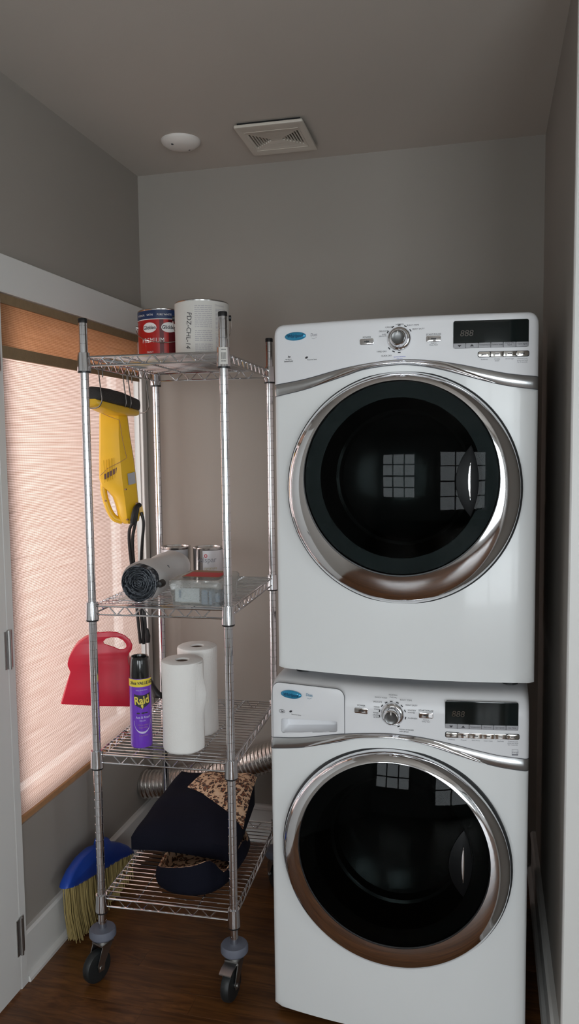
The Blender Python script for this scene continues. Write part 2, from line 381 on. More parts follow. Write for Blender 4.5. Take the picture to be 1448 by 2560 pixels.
# planks: one strip mesh shared, laid across the nook
PW, PL = 0.083, 1.2
bm = BM(); box(bm, (0, 0, 0), (PL-0.0006, PW-0.0005, 0.016)); bevelled(bm, 0.0004, 1)
pl0 = None; row = 0; y = YF
while y < YB-0.001:
    x = XL-random.uniform(0.0, 0.9)
    while x < XE:
        x0, x1 = max(x, XL), min(x+PL, XE)
        if pl0 is None:
            pl0 = obj('plank', bm, floorm, fl, None); c = pl0
        else: c = inst(pl0, fl)
        c.location = (x0, y, -0.016); c.scale = ((x1-x0)/PL, min(1, (YB-y)/PW), 1)
        x += PL
    y += PW; row += 1
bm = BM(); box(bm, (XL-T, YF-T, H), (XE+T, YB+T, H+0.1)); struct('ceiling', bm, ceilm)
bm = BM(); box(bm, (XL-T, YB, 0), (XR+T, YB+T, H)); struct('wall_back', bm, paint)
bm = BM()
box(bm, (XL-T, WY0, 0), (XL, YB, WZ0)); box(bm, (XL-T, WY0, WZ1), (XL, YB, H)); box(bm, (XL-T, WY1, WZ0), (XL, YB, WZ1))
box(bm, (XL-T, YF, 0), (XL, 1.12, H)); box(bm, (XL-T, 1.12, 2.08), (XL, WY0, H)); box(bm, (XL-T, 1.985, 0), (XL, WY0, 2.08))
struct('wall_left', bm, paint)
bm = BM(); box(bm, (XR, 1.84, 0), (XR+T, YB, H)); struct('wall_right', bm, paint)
bm = BM(); box(bm, (XR+T, 1.88, 0), (XE+T, 1.88+T, H)); struct('wall_room_end', bm, roomw)
RZ0, RZ1 = 0.72, 2.18
WA, WB, WC = (-1.3, -0.2), (-1.6, 0.1), (0.5, 2.05)   # window behind the camera (x), then two invented for fill light: side wall (y), wide glazing (x)
CZ0, CZ1 = 0.30, 2.25
bm = BM()
box(bm, (XE, YF-T, 0), (XE+T, 1.88, RZ0)); box(bm, (XE, YF-T, RZ1), (XE+T, 1.88, H)); box(bm, (XE, YF-T, RZ0), (XE+T, WB[0], RZ1)); box(bm, (XE, WB[1], RZ0), (XE+T, 1.88, RZ1))
struct('wall_room_side', bm, roomw)
bm = BM()
box(bm, (XL-T, YF-T, 0), (0.2, YF, RZ0)); box(bm, (XL-T, YF-T, RZ1), (0.2, YF, H)); box(bm, (XL-T, YF-T, RZ0), (WA[0], YF, RZ1)); box(bm, (WA[1], YF-T, RZ0), (0.2, YF, RZ1))
box(bm, (0.2, YF-T, 0), (XE, YF, CZ0)); box(bm, (0.2, YF-T, CZ1), (XE, YF, H)); box(bm, (0.2, YF-T, CZ0), (WC[0], YF, CZ1)); box(bm, (WC[1], YF-T, CZ0), (XE, YF, CZ1))
struct('wall_room_front', bm, roomw)
for k, (a, b, RZ0, RZ1) in enumerate((WA+(RZ0, RZ1), WB+(RZ0, RZ1), WC+(CZ0, CZ1))):
    # (along the wall, into the room, up): identity for the front wall, turned for the side wall
    tf = (lambda p: p) if k != 1 else (lambda p: (XE-(p[1]-YF), p[0], p[2]))
    def wbox(bm, lo, hi):
        p, q = tf(lo), tf(hi); box(bm, tuple(map(min, p, q)), tuple(map(max, p, q)))
    bm = BM(); f = 0.05; yy0, yy1 = YF-0.10, YF-0.05
    wbox(bm, (a, yy0, RZ0), (a+f, yy1, RZ1)); wbox(bm, (b-f, yy0, RZ0), (b, yy1, RZ1))
    wbox(bm, (a+f, yy0, RZ0), (b-f, yy1, RZ0+f)); wbox(bm, (a+f, yy0, RZ1-f), (b-f, yy1, RZ1))
    zm = (RZ0+RZ1)/2; wbox(bm, (a+f, yy0, zm-0.025), (b-f, yy1, zm+0.025))
    for q in (1, 2): x = a+(b-a)*q/3; wbox(bm, (x-0.018, yy0+0.01, RZ0+f), (x+0.018, yy1-0.01, RZ1-f))
    for z in ((RZ0+zm)/2, (RZ1+zm)/2): wbox(bm, (a+f, yy0+0.012, z-0.018), (b-f, yy1-0.012, z+0.018))
    wn = struct('window_%d' % (k+2), bm, trimw)  # first is the reflected window, the other two are added for fill
    bm = BM(); wbox(bm, (a+f, YF-0.078, RZ0+f), (b-f, YF-0.074, RZ1-f)); obj('pane', bm, winglass, wn, None)
    bm = BM(); cs = 0.09
    wbox(bm, (a-cs, YF, RZ0-cs), (a, YF+0.02, RZ1+cs)); wbox(bm, (b, YF, RZ0-cs), (b+cs, YF+0.02, RZ1+cs))
    wbox(bm, (a, YF, RZ1), (b, YF+0.02, RZ1+cs)); wbox(bm, (a, YF, RZ0-cs), (b, YF+0.02, RZ0))
    obj('window_casing', bm, trimw, wn, None)
# window of the nook
bm = BM(); xa, xb, f = XL-0.12, XL-0.075, 0.045
box(bm, (xa, WY0, WZ0), (xb, WY0+f, WZ1)); box(bm, (xa, WY1-f, WZ0), (xb, WY1, WZ1))
box(bm, (xa, WY0+f, WZ0), (xb, WY1-f, WZ0+f)); box(bm, (xa, WY0+f, WZ1-f), (xb, WY1-f, WZ1))
wn = struct('window_1', bm, trimw)
bm = BM(); box(bm, (XL-0.10, WY0+f, WZ0+f), (XL-0.096, WY1-f, WZ1-f)); obj('pane', bm, winglass, wn, None)
bm = BM(); box(bm, (XL, 1.97, 2.055), (XL+0.02, YB, 2.163)); bevelled(bm, 0.002, 1); obj('head_casing', bm, trimw, wn, None)
bm = BM(); box(bm, (XL-T, WY1-0.004, WZ0), (XL+0.001, WY1, WZ1)); obj('jamb_liner', bm, trimw, wn, None)
bm = BM(); box(bm, (XL, WY1, 0.475), (XL+0.016, 2.988, 2.055)); bevelled(bm, 0.002, 1); obj('side_casing', bm, trimw, wn, None)
# door at the near end of the left wall
bm = BM(); box(bm, (XL-0.012, 1.135, 0.008), (XL+0.026, 1.966, 2.06)); bevelled(bm, 0.002, 1)
d1 = struct('door_1', bm, trimw)
bm = BM(); box(bm, (XL-T, 1.12, 0), (XL+0.0, 1.133, 2.075)); box(bm, (XL-T, 1.133, 2.062), (XL, 1.97, 2.075)); obj('door_jamb', bm, trimw, d1, None)
bm = BM(); box(bm, (XL-T, 1.970, 0), (XL+0.024, 2.004, 2.055)); bevelled(bm, 0.002, 1); obj('hinge_casing', bm, trimw, d1, None)
h0 = None
for z in (0.115, 0.98, 1.83):
    if h0 is None:
        bm = BM(); box(bm, (XL+0.020, 1.950, 0), (XL+0.0285, 1.986, 0.11)); tube(bm, [(XL+0.031, 1.968, -0.002), (XL+0.031, 1.968, 0.112)], 0.0055, 8)
        h0 = obj('hinge', bm, dull, d1); c = h0
    else: c = inst(h0, d1)
    c.location.z = z
bm = BM(); lathe(bm, [(0.0, 0.0), (0.028, 0.0), (0.028, 0.006), (0.011, 0.01), (0.011, 0.03), (0.026, 0.04), (0.028, 0.052), (0.016, 0.062), (0.0, 0.063)], 20, 'X', (XL+0.026, 1.195, 0.95), False, False)
obj('door_knob', bm, dull, d1)
# baseboards with a shoe moulding
prof = [(0, 0), (0.030, 0), (0.030, 0.010), (0.026, 0.018), (0.016, 0.022), (0.016, 0.132), (0.020, 0.136), (0.020, 0.146), (0.013, 0.153), (0, 0.153)]
def baseboard(name, p, q, nrm):
    bm = BM(); n = Vector(nrm)
    loft(bm, [[Vector(e)+n*a+Vector((0, 0, b)) for a, b in prof] for e in (p, q)], True, True, True)
    return struct(name, bm, trimw)
baseboard('baseboard_left', (XL, 2.006, 0), (XL, YB, 0), (1, 0, 0))
baseboard('baseboard_back', (XL+0.03, YB, 0), (XR-0.03, YB, 0), (0, -1, 0))
baseboard('baseboard_right', (XR, 1.842, 0), (XR, YB, 0), (-1, 0, 0))
bm = BM(); box(bm, (XR-0.012, 1.815, 0), (XR+T, 1.84, H)); bevelled(bm, 0.003, 1); struct('trim_1', bm, trimw)

# ------------------------------------------------------------------ woven shade
sh = thing('woven_shade', 'orange tan woven reed window shade with a brown bordered valance', 'window shade', (XL, 2.47, 0.46))
def shade_sheet(x, y0, y1, z0, z1, mt, name, wav, ny=30, nz=40, th=0.0016):
    bm = BM(); g = []
    for s in (0, 1):
        gg = []
        for j in range(nz+1):
            z = z0+(z1-z0)*j/nz; r = []
            for i in range(ny+1):
                y = y0+(y1-y0)*i/ny
                dx = wav*(0.5*math.sin(y*9+z*1.3)+0.5*math.sin(z*5.1+1.0)*math.cos(y*3))
                r.append(bm.verts.new((x+dx+s*th-XL, y-2.47, z-0.46)))
            gg.append(r)
        g.append(gg)
    # single sheet: two thin faces would halve the light, so only the room side is kept
    for v in [v for r in g[1] for v in r]: bm.verts.remove(v)
    for j in range(nz):
        for i in range(ny): bm.faces.new((g[0][j][i], g[0][j][i+1], g[0][j+1][i+1], g[0][j+1][i]))
    return obj(name, bm, mt, sh, 60)
BY0, BY1 = 2.0065, 2.932
shade_sheet(XL-0.012, BY0, BY1, 0.49, 2.05, shadem, 'shade_panel', 0.004)
shade_sheet(XL+0.008, BY0, BY1+0.006, 1.905, 2.03, valm, 'valance', 0.002)
bm = BM(); box(bm, (0.005, BY0-2.47, 2.026-0.46), (0.012, BY1+0.006-2.47, 2.053-0.46)); obj('valance_border', bm, bordm, sh, None)
bm = BM(); box(bm, (0.005, BY0-2.47, 1.872-0.46), (0.012, BY1+0.006-2.47, 1.906-0.46)); obj('valance_border', bm, bordm, sh, None)
bm = BM(); box(bm, (-0.016, BY0-2.47, 0.0), (-0.005, BY1-2.47, 0.034)); bevelled(bm, 0.002, 1); obj('bottom_hem', bm, hemm, sh, None)

# ------------------------------------------------------------------ ceiling fittings
bm = BM(); lathe(bm, [(0.0, -0.026), (0.03, -0.025), (0.052, -0.020), (0.066, -0.010), (0.070, -0.003), (0.070, 0.0)], 40)
cc = thing('ceiling_cover', 'round white domed cover plate screwed to the ceiling', 'ceiling cover', (-1.058, 2.705, H))
obj('cover_dome', bm, mat('cover_white', (0.74, 0.70, 0.66), 0.5, var=0.02), cc)
for (px, py) in ((431, 357), (473, 371)):
    p = at(px, py, Z=H-0.018)-Vector((-1.058, 2.705, H))
    bm = BM(); lathe(bm, [(0.0, -0.006), (0.0042, -0.005), (0.006, 0.0), (0.006, 0.006)], 12, origin=(p.x, p.y, p.z-0.001)); obj('screw', bm, darkg, cc)
vf = thing('vent_fan_cover', 'square off-white ceiling fan grille with bow-tie slots', 'vent', (-0.718, 2.742, H), 0.02)
vm = mat('vent_white', (0.62, 0.57, 0.50), 0.45, var=0.03)
slots = []
for sgn in (-1, 1):
    for k in range(7):
        xx = sgn*(0.024+k*0.0098); hl = 0.008+k*0.0088
        slots.append((xx-0.0022, xx+0.0022, -hl, hl))
bmv = plate_mesh(rrect(-0.118, 0.118, -0.132, 0.132, 0.006), [rrect(a, b, c_, d_, 0.002, 2) for a, b, c_, d_ in slots], 0.010, 0.003, lambda x, y, d: (x, y, -0.013+d))
obj('grille', bmv, vm, vf)
bm = BM(); box(bm, (-0.108, -0.122, -0.009), (0.108, 0.122, 0.0)); obj('fan_housing', bm, blackp, vf, None)
bm = BM()
for a, b in ((-0.095, -0.093), (0.093, 0.095)): box(bm, (a, -0.085, -0.0192), (b, 0.085, -0.017))
for a, b in ((-0.085, -0.083), (0.083, 0.085)): box(bm, (-0.095, a, -0.0192), (0.095, b, -0.017))
obj('grille_rib', bm, vm, vf, None)

# ------------------------------------------------------------------ stacked laundry machines
W = 0.686; SAG = 0.035; DEP = 0.70; ER = 0.012
def bow(x):
    u = x/W; e = 0.0
    dx = min(x, W-x)
    if dx < ER: e = ER-math.sqrt(max(0.0, ER*ER-(ER-max(dx, 0.0))**2))
    return SAG*(1-(2*u-1)**2)-e
UPT = [(0, .806), (.13, .818), (.29, .8415), (.41, .853), (.5, .857), (.61, .853), (.72, .8405), (.82, .825), (.9, .814), (1, .806)]
LOT = [(0, .775), (.13, .791), (.22, .808), (.30, .8235), (.36, .8355), (.44, .843), (.52, .845), (.60, .838), (.67, .827), (.74, .813), (.81, .799), (.88, .787), (.94, .780), (1, .775)]
def table(tb, u):
    u = min(max(u, 0), 1)
    for i in range(len(tb)-1):
        if u <= tb[i+1][0]:
            p1, p2 = tb[i], tb[i+1]; p0 = tb[max(i-1, 0)]; p3 = tb[min(i+2, len(tb)-1)]
            h = p2[0]-p1[0]; t = (u-p1[0])/h
            m1 = (p2[1]-p0[1])/max(p2[0]-p0[0], 1e-6)*h; m2 = (p3[1]-p1[1])/max(p3[0]-p1[0], 1e-6)*h
            return (2*t**3-3*t*t+1)*p1[1]+(t**3-2*t*t+t)*m1+(-2*t**3+3*t*t)*p2[1]+(t**3-t*t)*m2
    return tb[-1][1]
zu = lambda x: table(UPT, x/W)
zl = lambda x: table(LOT, x/W)
def fp(off):                                   # a point on the bowed front, lifted off it
    return lambda x, z, d=0.0: Vector((x, -bow(x)-off-d, z))
def machine(kind, root_loc, rz, label):
    wash = kind == 'washer'
    root = thing('washing_machine' if wash else 'clothes_dryer', label, 'washing machine' if wash else 'dryer', root_loc, rz)
    X0, Y0, Z0 = root_loc
    def mp(px, py, off=0.0):                   # photo pixel -> place on this front
        Y = Y0
        for _ in range(8):
            P = at(px, py, Y=Y); x = (P.x-X0)/math.cos(rz); xx = min(max(x, 0), W)
            Y = Y0-bow(xx)-off+math.sin(rz)*xx
        return x, P.z-Z0
    HT = 0.9675 if not wash else 0.972
    # --- body shell (sides, back, top and bottom) and the front panel with its round opening
    zb = 0.025
    bm = BM()
    v = box(bm, (0, ER, zb), (W, DEP, 0.80))
    bm.faces.ensure_lookup_table()
    for f in [f for f in bm.faces if abs(f.calc_center_median().y-ER) < 1e-6 or abs(f.calc_center_median().z-0.80) < 1e-6]: bm.faces.remove(f)
    cx, cz, rh = W/2+(0.002 if wash else 0.004), (0.517 if wash else 0.527), 0.282
    angs = sorted(set([2*PI*k/120 for k in range(120)]+[math.atan2(b-cz, a-cx) % (2*PI) for a, b in ((0, zb), (W, zb), (0, zl(0)), (W, zl(W)))]))
    def reach(a):
        c, s = math.cos(a), math.sin(a); lo, hi = rh, 0.9
        ins = lambda r: 0 <= cx+r*c <= W and cz+r*s >= zb and cz+r*s <= zl(cx+r*c)
        for _ in range(40):
            mid = (lo+hi)/2
            if ins(mid): lo = mid
            else: hi = mid
        return lo
    rings = []
    NR = 12
    for k in range(NR+1):
        t = k/NR; t = 1-(1-t)**1.6; ring = []
        for a in angs:
            r = rh+(reach(a)-rh)*t; x = min(max(cx+r*math.cos(a), 0), W); ring.append(Vector((x, -bow(x), cz+r*math.sin(a))))
        rings.append(ring)
    loft(bm, rings)
    body = obj('cabinet', bm, enamel, root, 40)
    # --- console with rolled top edge
    NX = 132
    rc = 0.026 if not wash else 0.022
    def ztop(x):
        dx = min(x, W-x)
        return HT-(rc-math.sqrt(max(0, rc*rc-(rc-dx)**2)) if dx < rc else 0)
    if wash: roll = [(0.052, 0.0), (0.036, 0.003), (0.022, 0.010), (0.012, 0.021), (0.005, 0.037), (0.0015, 0.058), (0.0, 0.085)]
    else: roll = [(0.014, 0.0), (0.009, 0.0012), (0.005, 0.0035), (0.002, 0.008), (0.0, 0.016)]
    cols = sorted(set([0, .0008, .002, .004, .007, .010, .014, .019, .026]+[W-q for q in (0, .0008, .002, .004, .007, .010, .014, .019, .026)]+[0.03+(W-0.06)*k/NX for k in range(NX+1)]))
    pocket = None
    if wash: pk = [mp(*q) for q in ((703, 1794), (845, 1801), (843, 1829), (703, 1832))]; pocket = (pk[0][0]+.001, pk[1][0]-.001, pk[3][1]+.001, pk[0][1]-0.001); pcr = max(pk[2][1], zu(pk[2][0])+0.006)
    def pbot(x): return pocket[2]+(pcr-pocket[2])*(x-pocket[0])/(pocket[1]-pocket[0])
    def ptop(x): return pk[0][1]-0.001+(pk[1][1]-pk[0][1])*(x-pocket[0])/(pocket[1]-pocket[0])
    def pshear(pts): return [(x, pbot(x)+(z-pocket[2])/(pocket[3]-pocket[2])*(ptop(x)-pbot(x))) for x, z in pts]
    bm = BM(); grid = []
    NF = 34
    for x in cols:
        zt = ztop(x); z0 = zu(x); zr = zt-roll[0][0]; col = []
        for k in range(NF): col.append((x, -bow(x), z0+(zr-z0)*k/NF))
        for dz, dy in roll: col.append((x, -bow(x)+dy, zt-dz))
        col.append((x, DEP, zt)); grid.append([bm.verts.new(p) for p in col])
    for a, b in zip(grid, grid[1:]):
        for k in range(len(a)-1):
            c = (a[k].co+b[k+1].co)/2
            if pocket and k < NF and pocket[0] < c.x < pocket[1] and pbot(c.x) < c.z < ptop(c.x): continue
            bm.faces.new((a[k], b[k], b[k+1], a[k+1]))
    for g_, x in ((grid[0], 0), (grid[-1], W)):   # console cheeks and back
        bk = [bm.verts.new((x, DEP, zu(x)))]
        bm.faces.new(g_+bk)
    con = obj('console', bm, plasticw, root, 40)
    # --- waved band between console and panel, chrome scoop in its middle
    bm = BM(); rows = []
    for x in cols:
        a, b = zl(x), zu(x); r = []
        for k in range(7):
            t = k/6; r.append(bm.verts.new((x, -bow(x)-0.0045*math.sin(PI*t)+0.003*(1-t)*0, a+(b-a)*t)))
        rows.append(r)
    for p, q in zip(rows, rows[1:]):
        for k in range(6): bm.faces.new((p[k], q[k], q[k+1], p[k+1]))
    for e, x in ((rows[0], 0), (rows[-1], W)):
        k2 = [bm.verts.new((x, 0.05, e[-1].co.z)), bm.verts.new((x, 0.05, e[0].co.z))]
        bm.faces.new(e+k2)
    band = obj('waved_band', bm, silver if wash else silver, root, 40)
    bm = BM(); rows = []
    for k in range(61):
        x = W*(0.15+0.70*k/60); t = math.sin(PI*k/60)**0.8
        a = zl(x)+0.0006; hgt = max(0.0003, min((zu(x)-a)*0.97, 0.024*t)); r = []
        for q in range(9):
            s = q/8; r.append(bm.verts.new((x, -bow(x)-0.0052-0.006*math.sin(PI*min(1, s*1.15))*t+0.001*s, a+hgt*s)))
        rows.append(r)
    for p, q in zip(rows, rows[1:]):
        for k in range(8): bm.faces.new((p[k], q[k], q[k+1], p[k+1]))
    obj('chrome_scoop', bm, chrome, band, 50)
    bm = BM()
    for fz, dz in ((zu, 0.0), (zl, -0.0008)):      # dark joints above and below the band
        rws = []
        for x in cols: rws.append([bm.verts.new((x, -bow(x)-0.0009, fz(x)+dz+e)) for e in (-0.0006, 0.0011)])
        for p, q in zip(rws, rws[1:]): bm.faces.new((p[0], q[0], q[1], p[1]))
    obj('band_joint', bm, seamm, band, None)
    # --- door: dark ring coloured as the shadow groove, eccentric chrome ring, smoked glass, bowl, handle
    yb = -SAG
    def ecc(lst, seg=96):
        return [[Vector((cx+r*math.cos(2*PI*k/seg), y, cz+dz+r*math.sin(2*PI*k/seg))) for k in range(seg)] for r, dz, y in lst]
    bm = BM(); loft(bm, ecc([(0.280, 0, 0.0), (0.303, 0, yb+0.020), (0.305, 0, yb+0.010), (0.3035, 0, yb+0.002), (0.298, 0, yb-0.002), (0.294, 0, yb+0.006), (0.290, 0, 0.0)]))
    obj('door_groove_shade', bm, darkg, root, 50)
    bm = BM(); loft(bm, ecc([(0.288, 0, 0.0), (0.2985, 0, yb+0.004), (0.3000, 0, yb-0.003), (0.2990, 0.0003, yb-0.008), (0.2965, 0.001, yb-0.0135), (0.2925, 0.0025, yb-0.0190), (0.2870, 0.005, yb-0.0240), (0.2800, 0.009, yb-0.0285), (0.2720, 0.0135, yb-0.0322), (0.2640, 0.018, yb-0.0348), (0.2565, 0.0225, yb-0.0364), (0.2505, 0.0262, yb-0.0372)]))
    door = obj('door_ring', bm, ringm, root, 60)
    bm = BM(); loft(bm, ecc([(0.2507, 0.0261, yb-0.0370), (0.2495, 0.0268, yb-0.0374), (0.2480, 0.0278, yb-0.0366), (0.2474, 0.028, yb-0.030)])); obj('glass_rim', bm, blackp, door, 60)
    gr, gz, gy, dome = 0.2478, cz+0.028, yb-0.0340, 0.036
    gyf = lambda r: gy-dome*(1-(r/gr)**2)
    bm = BM(); loft(bm, [[Vector((cx+r*math.cos(2*PI*k/96), gyf(r), gz+r*math.sin(2*PI*k/96))) for k in range(96)] for r in (gr, .235, .21, .18, .14, .10, .06, .02)], cap1=True)
    obj('door_glass', bm, doorglass, door, 60)
    bm = BM(); lathe(bm, [(0.246, gy+0.004), (0.206, gy+0.006), (0.203, gy+0.002), (0.200, gy+0.006), (0.192, gy+0.035), (0.180, gy+0.085), (0.172, gy+0.088), (0.165, gy+0.11), (0.12, gy+0.135), (0.05, gy+0.142), (0.001, gy+0.143)], 64, 'Y', (cx, 0, gz), False, True)
    obj('door_bowl', bm, mat('bowl_grey', (0.011, 0.014, 0.014), 0.2, var=0.15, vscale=10), door, 40)
    # handle: lens-shaped recess on the hinge-free side of the glass
    if wash: tp, bt, lx, rx_ = mp(1162, 2072, .05), mp(1160, 2238, .05), mp(1124, 2150, .05)[0], mp(1182, 2150, .05)[0]
    else: tp, bt, lx, rx_ = mp(1180, 1112, .05), mp(1178, 1292, .05), mp(1142, 1205, .05)[0], mp(1199, 1205, .05)[0]
    def lens(tp, bt, lx, rx_, n=18):
        out = []
        for k in range(n+1):
            t = k/n; s = 4*t*(1-t); z = tp[1]+(bt[1]-tp[1])*t; xm = tp[0]+(bt[0]-tp[0])*t
            out.append((xm+(lx-xm)*s, z))
        for k in range(1, n):
            t = 1-k/n; s = 4*t*(1-t); z = tp[1]+(bt[1]-tp[1])*t; xm = tp[0]+(bt[0]-tp[0])*t
            out.append((xm+(rx_-xm)*s, z))
        return out
    def gsurf(off):
        return lambda x, z, d=0.0: Vector((x, gyf(math.hypot(x-cx, z-gz))-off-d, z))
    bm = plate_mesh(lens(tp, bt, lx, rx_), [], 0.004, 0.0012, gsurf(0.001))
    hd = obj('door_handle', bm, mat('handle_black', (0.003, 0.0035, 0.004), 0.4, var=0.2, spec=0.15), door, 40)
    mid = lambda p, q, t: (p[0]+(q[0]-p[0])*t, p[1]+(q[1]-p[1])*t)
    bm = plate_mesh(lens(mid(tp, bt, .2), mid(tp, bt, .8), rx_-0.026, rx_-0.0185), [], 0.005, 0.0015, gsurf(0.003))
    obj('handle_glint', bm, chrome, hd, 50)  # chrome sliver shaped as the highlight in the recess
    # --- console furniture
    f1 = fp(0.0008); f2 = fp(0.0014)
    def plate(name, poly, mt, off, th, parent=con, bev=0.0006):
        return obj(name, plate_mesh(poly, [], th, bev, lambda x, z, d: fp(off)(x, z, d)), mt, parent, 40)
    base_con = con
    if wash:                                    # detergent drawer with pocket grip
        c4 = [mp(*q) for q in ((686, 1708), (861, 1720), (862, 1838), (684, 1841))]
        xl_, xr_ = c4[3][0], c4[2][0]; zt_ = (c4[0][1]+c4[1][1])/2
        def outline(g):
            top = rrect(xl_-g, xr_+g, 0.5, zt_+g, 0.022+g, 6)
            pts = [p for p in top if p[1] > 0.7]
            lowr = [(xl_-g+(xr_-xl_+2*g)*k/14, 0) for k in range(15)]
            return pts+[(x, zu(x)+0.0022-g*0.6) for x, _ in lowr]
        hole = pshear(rrect(pocket[0], pocket[1], pocket[2], pocket[3], 0.007, 4))
        dr = obj('detergent_drawer', plate_mesh(outline(0), [hole], 0.003, 0.0008, lambda x, z, d: fp(0.0015)(x, z, d)), plasticw, root, 40)
        obj('drawer_joint', plate_mesh(outline(0.0014), [hole], 0.0012, 0.0, lambda x, z, d: fp(0.0004)(x, z, d)), seamm, dr, None)
        bm = BM(); a, b, c_, d_ = pocket; rings = []
        for g, dep in ((-0.0005, -0.001), (0.0005, 0.010), (0.003, 0.026), (0.010, 0.038)):
            rings.append([Vector((x, -bow(x)+dep, z)) for x, z in pshear(rrect(a+g, b-g, c_+g*0.9, d_-0.0005, max(0.002, 0.008-g*0.3), 4))])
        loft(bm, rings, True, False, True); obj('grip_pocket', bm, plasticw, dr, 50)
        con = dr; prn = fp(0.0036)
    else: prn = f1
    # badge, logos
    bx_, bz_ = mp(729, 1735) if wash else mp(739, 841)
    bm = BM(); rings = []
    for s, h in ((1.0, 0.0), (1.0, 0.0016), (0.93, 0.0034), (0.7, 0.0050), (0.35, 0.0058), (0.02, 0.006)):
        rings.append([prn(bx_+0.0305*s*math.cos(2*PI*k/40), bz_+0.0112*s*math.sin(2*PI*k/40), h) for k in range(40)])
    loft(bm, rings, True, False, True); bd = obj('oval_badge', bm, badgeb, con if wash else con, 50)
    bm = BM(); put_text(bm, 'Whirlpool', bx_, bz_, 0.0125, lambda x, z: prn(x, z, 0.0062), shear=0.25, bold=0.0002, sx=0.86); obj('badge_lettering', bm, badgel, con, None, recalc=False)
    bm = BM(); x, z = mp(774, 1737) if wash else mp(785, 837); put_text(bm, 'Duet', x, z, 0.0115, prn, shear=0.15, sx=0.8)
    for k in range(8):
        t0, t1 = k/8, (k+1)/8
        put_poly(bm, [(x-0.006+0.014*t0, z-0.0085+0.003*math.sin(PI*t0)*-1+0.002*t0), (x-0.006+0.014*t1, z-0.0085-0.003*math.sin(PI*t1)+0.002*t1), (x-0.006+0.014*t1, z-0.0079-0.003*math.sin(PI*t1)+0.002*t1), (x-0.006+0.014*t0, z-0.0079-0.003*math.sin(PI*t0)+0.002*t0)], prn)
    obj('model_lettering', bm, duetb if wash else inkg, con, None, recalc=False)
    bm = BM()
    def ring_mark(x, z, a, b, t):
        for k in range(28):
            q0, q1 = 2*PI*k/28, 2*PI*(k+1)/28
            put_poly(bm, [(x+a*math.cos(q0), z+b*math.sin(q0)), (x+a*math.cos(q1), z+b*math.sin(q1)), (x+(a-t)*math.cos(q1), z+(b-t)*math.sin(q1)), (x+(a-t)*math.cos(q0), z+(b-t)*math.sin(q0))], prn)
    def leaf(x, z, r):
        put_poly(bm, [(x+r*math.cos(q)*1.0-r*0.5*math.sin(q), z+r*math.sin(q)*0.55+r*0.62*math.cos(q)) for q in [2*PI*k/16 for k in range(16)]], prn)
    if wash:
        x, z = mp(706, 1777); ring_mark(x, z, 0.0088, 0.0054, 0.0009); put_text(bm, 'he', x, z, 0.0085, prn, shear=0.3, bold=0.0002)
        x, z = mp(728, 1777.5); leaf(x, z, 0.0036)
        x, z = mp(742, 1786); put_text(bm, 'Resource Saver', x, z, 0.0045, prn)
    else:
        x, z = mp(723, 892); put_text(bm, 'he', x, z, 0.0075, prn, shear=0.3, bold=0.0002)
        x, z = mp(722, 898.5); put_text(bm, 'high efficiency', x, z, 0.0033, prn)
        x, z = mp(722, 903.5); put_text(bm, 'SensorDrying', x, z, 0.0048, prn, bold=0.0001)
        x, z = mp(767, 894); leaf(x, z, 0.0036)
        x, z = mp(781, 899); put_text(bm, 'Resource Saver', x, z, 0.0043, prn)
    obj('feature_lettering', bm, inkk, con, None, recalc=False)
    con = base_con
    # power and start buttons, dial
    for nm, q in (('power_button', (904, 1776) if wash else (918, 854.5)), ('start_button', (1066, 1788) if wash else (1085, 847))):
        x, z = mp(*q); b_ = plate(nm, rrect(x-0.0185, x+0.0185, z-0.0078, z+0.0078, 0.004), chrome, 0.0015, 0.005, bev=0.0018)
        bm = BM(); put_rect(bm, x-0.0065, x+0.0065, z-0.0015, z+0.0015, fp(0.0047)); obj('button_mark', bm, darkg, con, None, recalc=False)
    kx, kz = mp(982, 1786) if wash else mp(999, 847)
    ky = -bow(kx)
    bm = BM(); lathe(bm, [(0.0305, ky+0.001), (0.0305, ky-0.003), (0.0285, ky-0.006), (0.0255, ky-0.0085), (0.0235, ky-0.009)], 40, 'Y', (kx, 0, kz), False, False)
    kb = obj('dial', bm, chrome, root, 40)
    bm = BM(); lathe(bm, [(0.0235, ky-0.004), (0.0228, ky-0.016), (0.0205, ky-0.026), (0.0185, ky-0.030), (0.0165, ky-0.031)], 40, 'Y', (kx, 0, kz), False, False); obj('dial_grip', bm, chrome, kb, 40)
    bm = BM(); lathe(bm, [(0.0166, ky-0.0308), (0.0150, ky-0.0300), (0.006, ky-0.0296), (0.001, ky-0.0295)], 32, 'Y', (kx, 0, kz), False, True); obj('dial_face', bm, mat('dial_face_grey', (0.14, 0.14, 0.14), 0.25, 0.7, var=0.1), kb, 40)
    bm = BM(); put_rect(bm, kx-0.0012, kx+0.0012, kz+0.008, kz+0.0158, lambda x, z: Vector((x, ky-0.0312, z))); obj('dial_pointer', bm, inkw, kb, None, recalc=False)
    pr_ = BM(); blue = BM()
    tk = [68, 45, 20, 95, 118, 142, 168, 192, -12, -62] if wash else [90, 63, 35, 118, 148, 222, 245, 270]
    tkb = BM()
    for a in tk:
        a = math.radians(a); r0 = 0.0345; ca, sa = math.cos(a), math.sin(a)
        cxk, czk = kx+r0*ca, kz+r0*sa; ta, tb = -sa, ca
        put_poly(tkb, [(cxk+ta*e*0.0034+ca*g*0.0014, czk+tb*e*0.0034+sa*g*0.0014) for e, g in ((-1, -1), (1, -1), (1, 1), (-1, 1))], f1)
    def lab(s, q, size, align='CENTER', bmx=pr_):
        x, z = mp(*q); put_text(bmx, s, x, z, size, f1, align)
    s_ = 0.0052
    lab('POWER', (904, 1764) if wash else (918, 843.5), 0.0062); lab('START/PAUSE', (1066, 1777) if wash else (1085, 836), 0.0062)
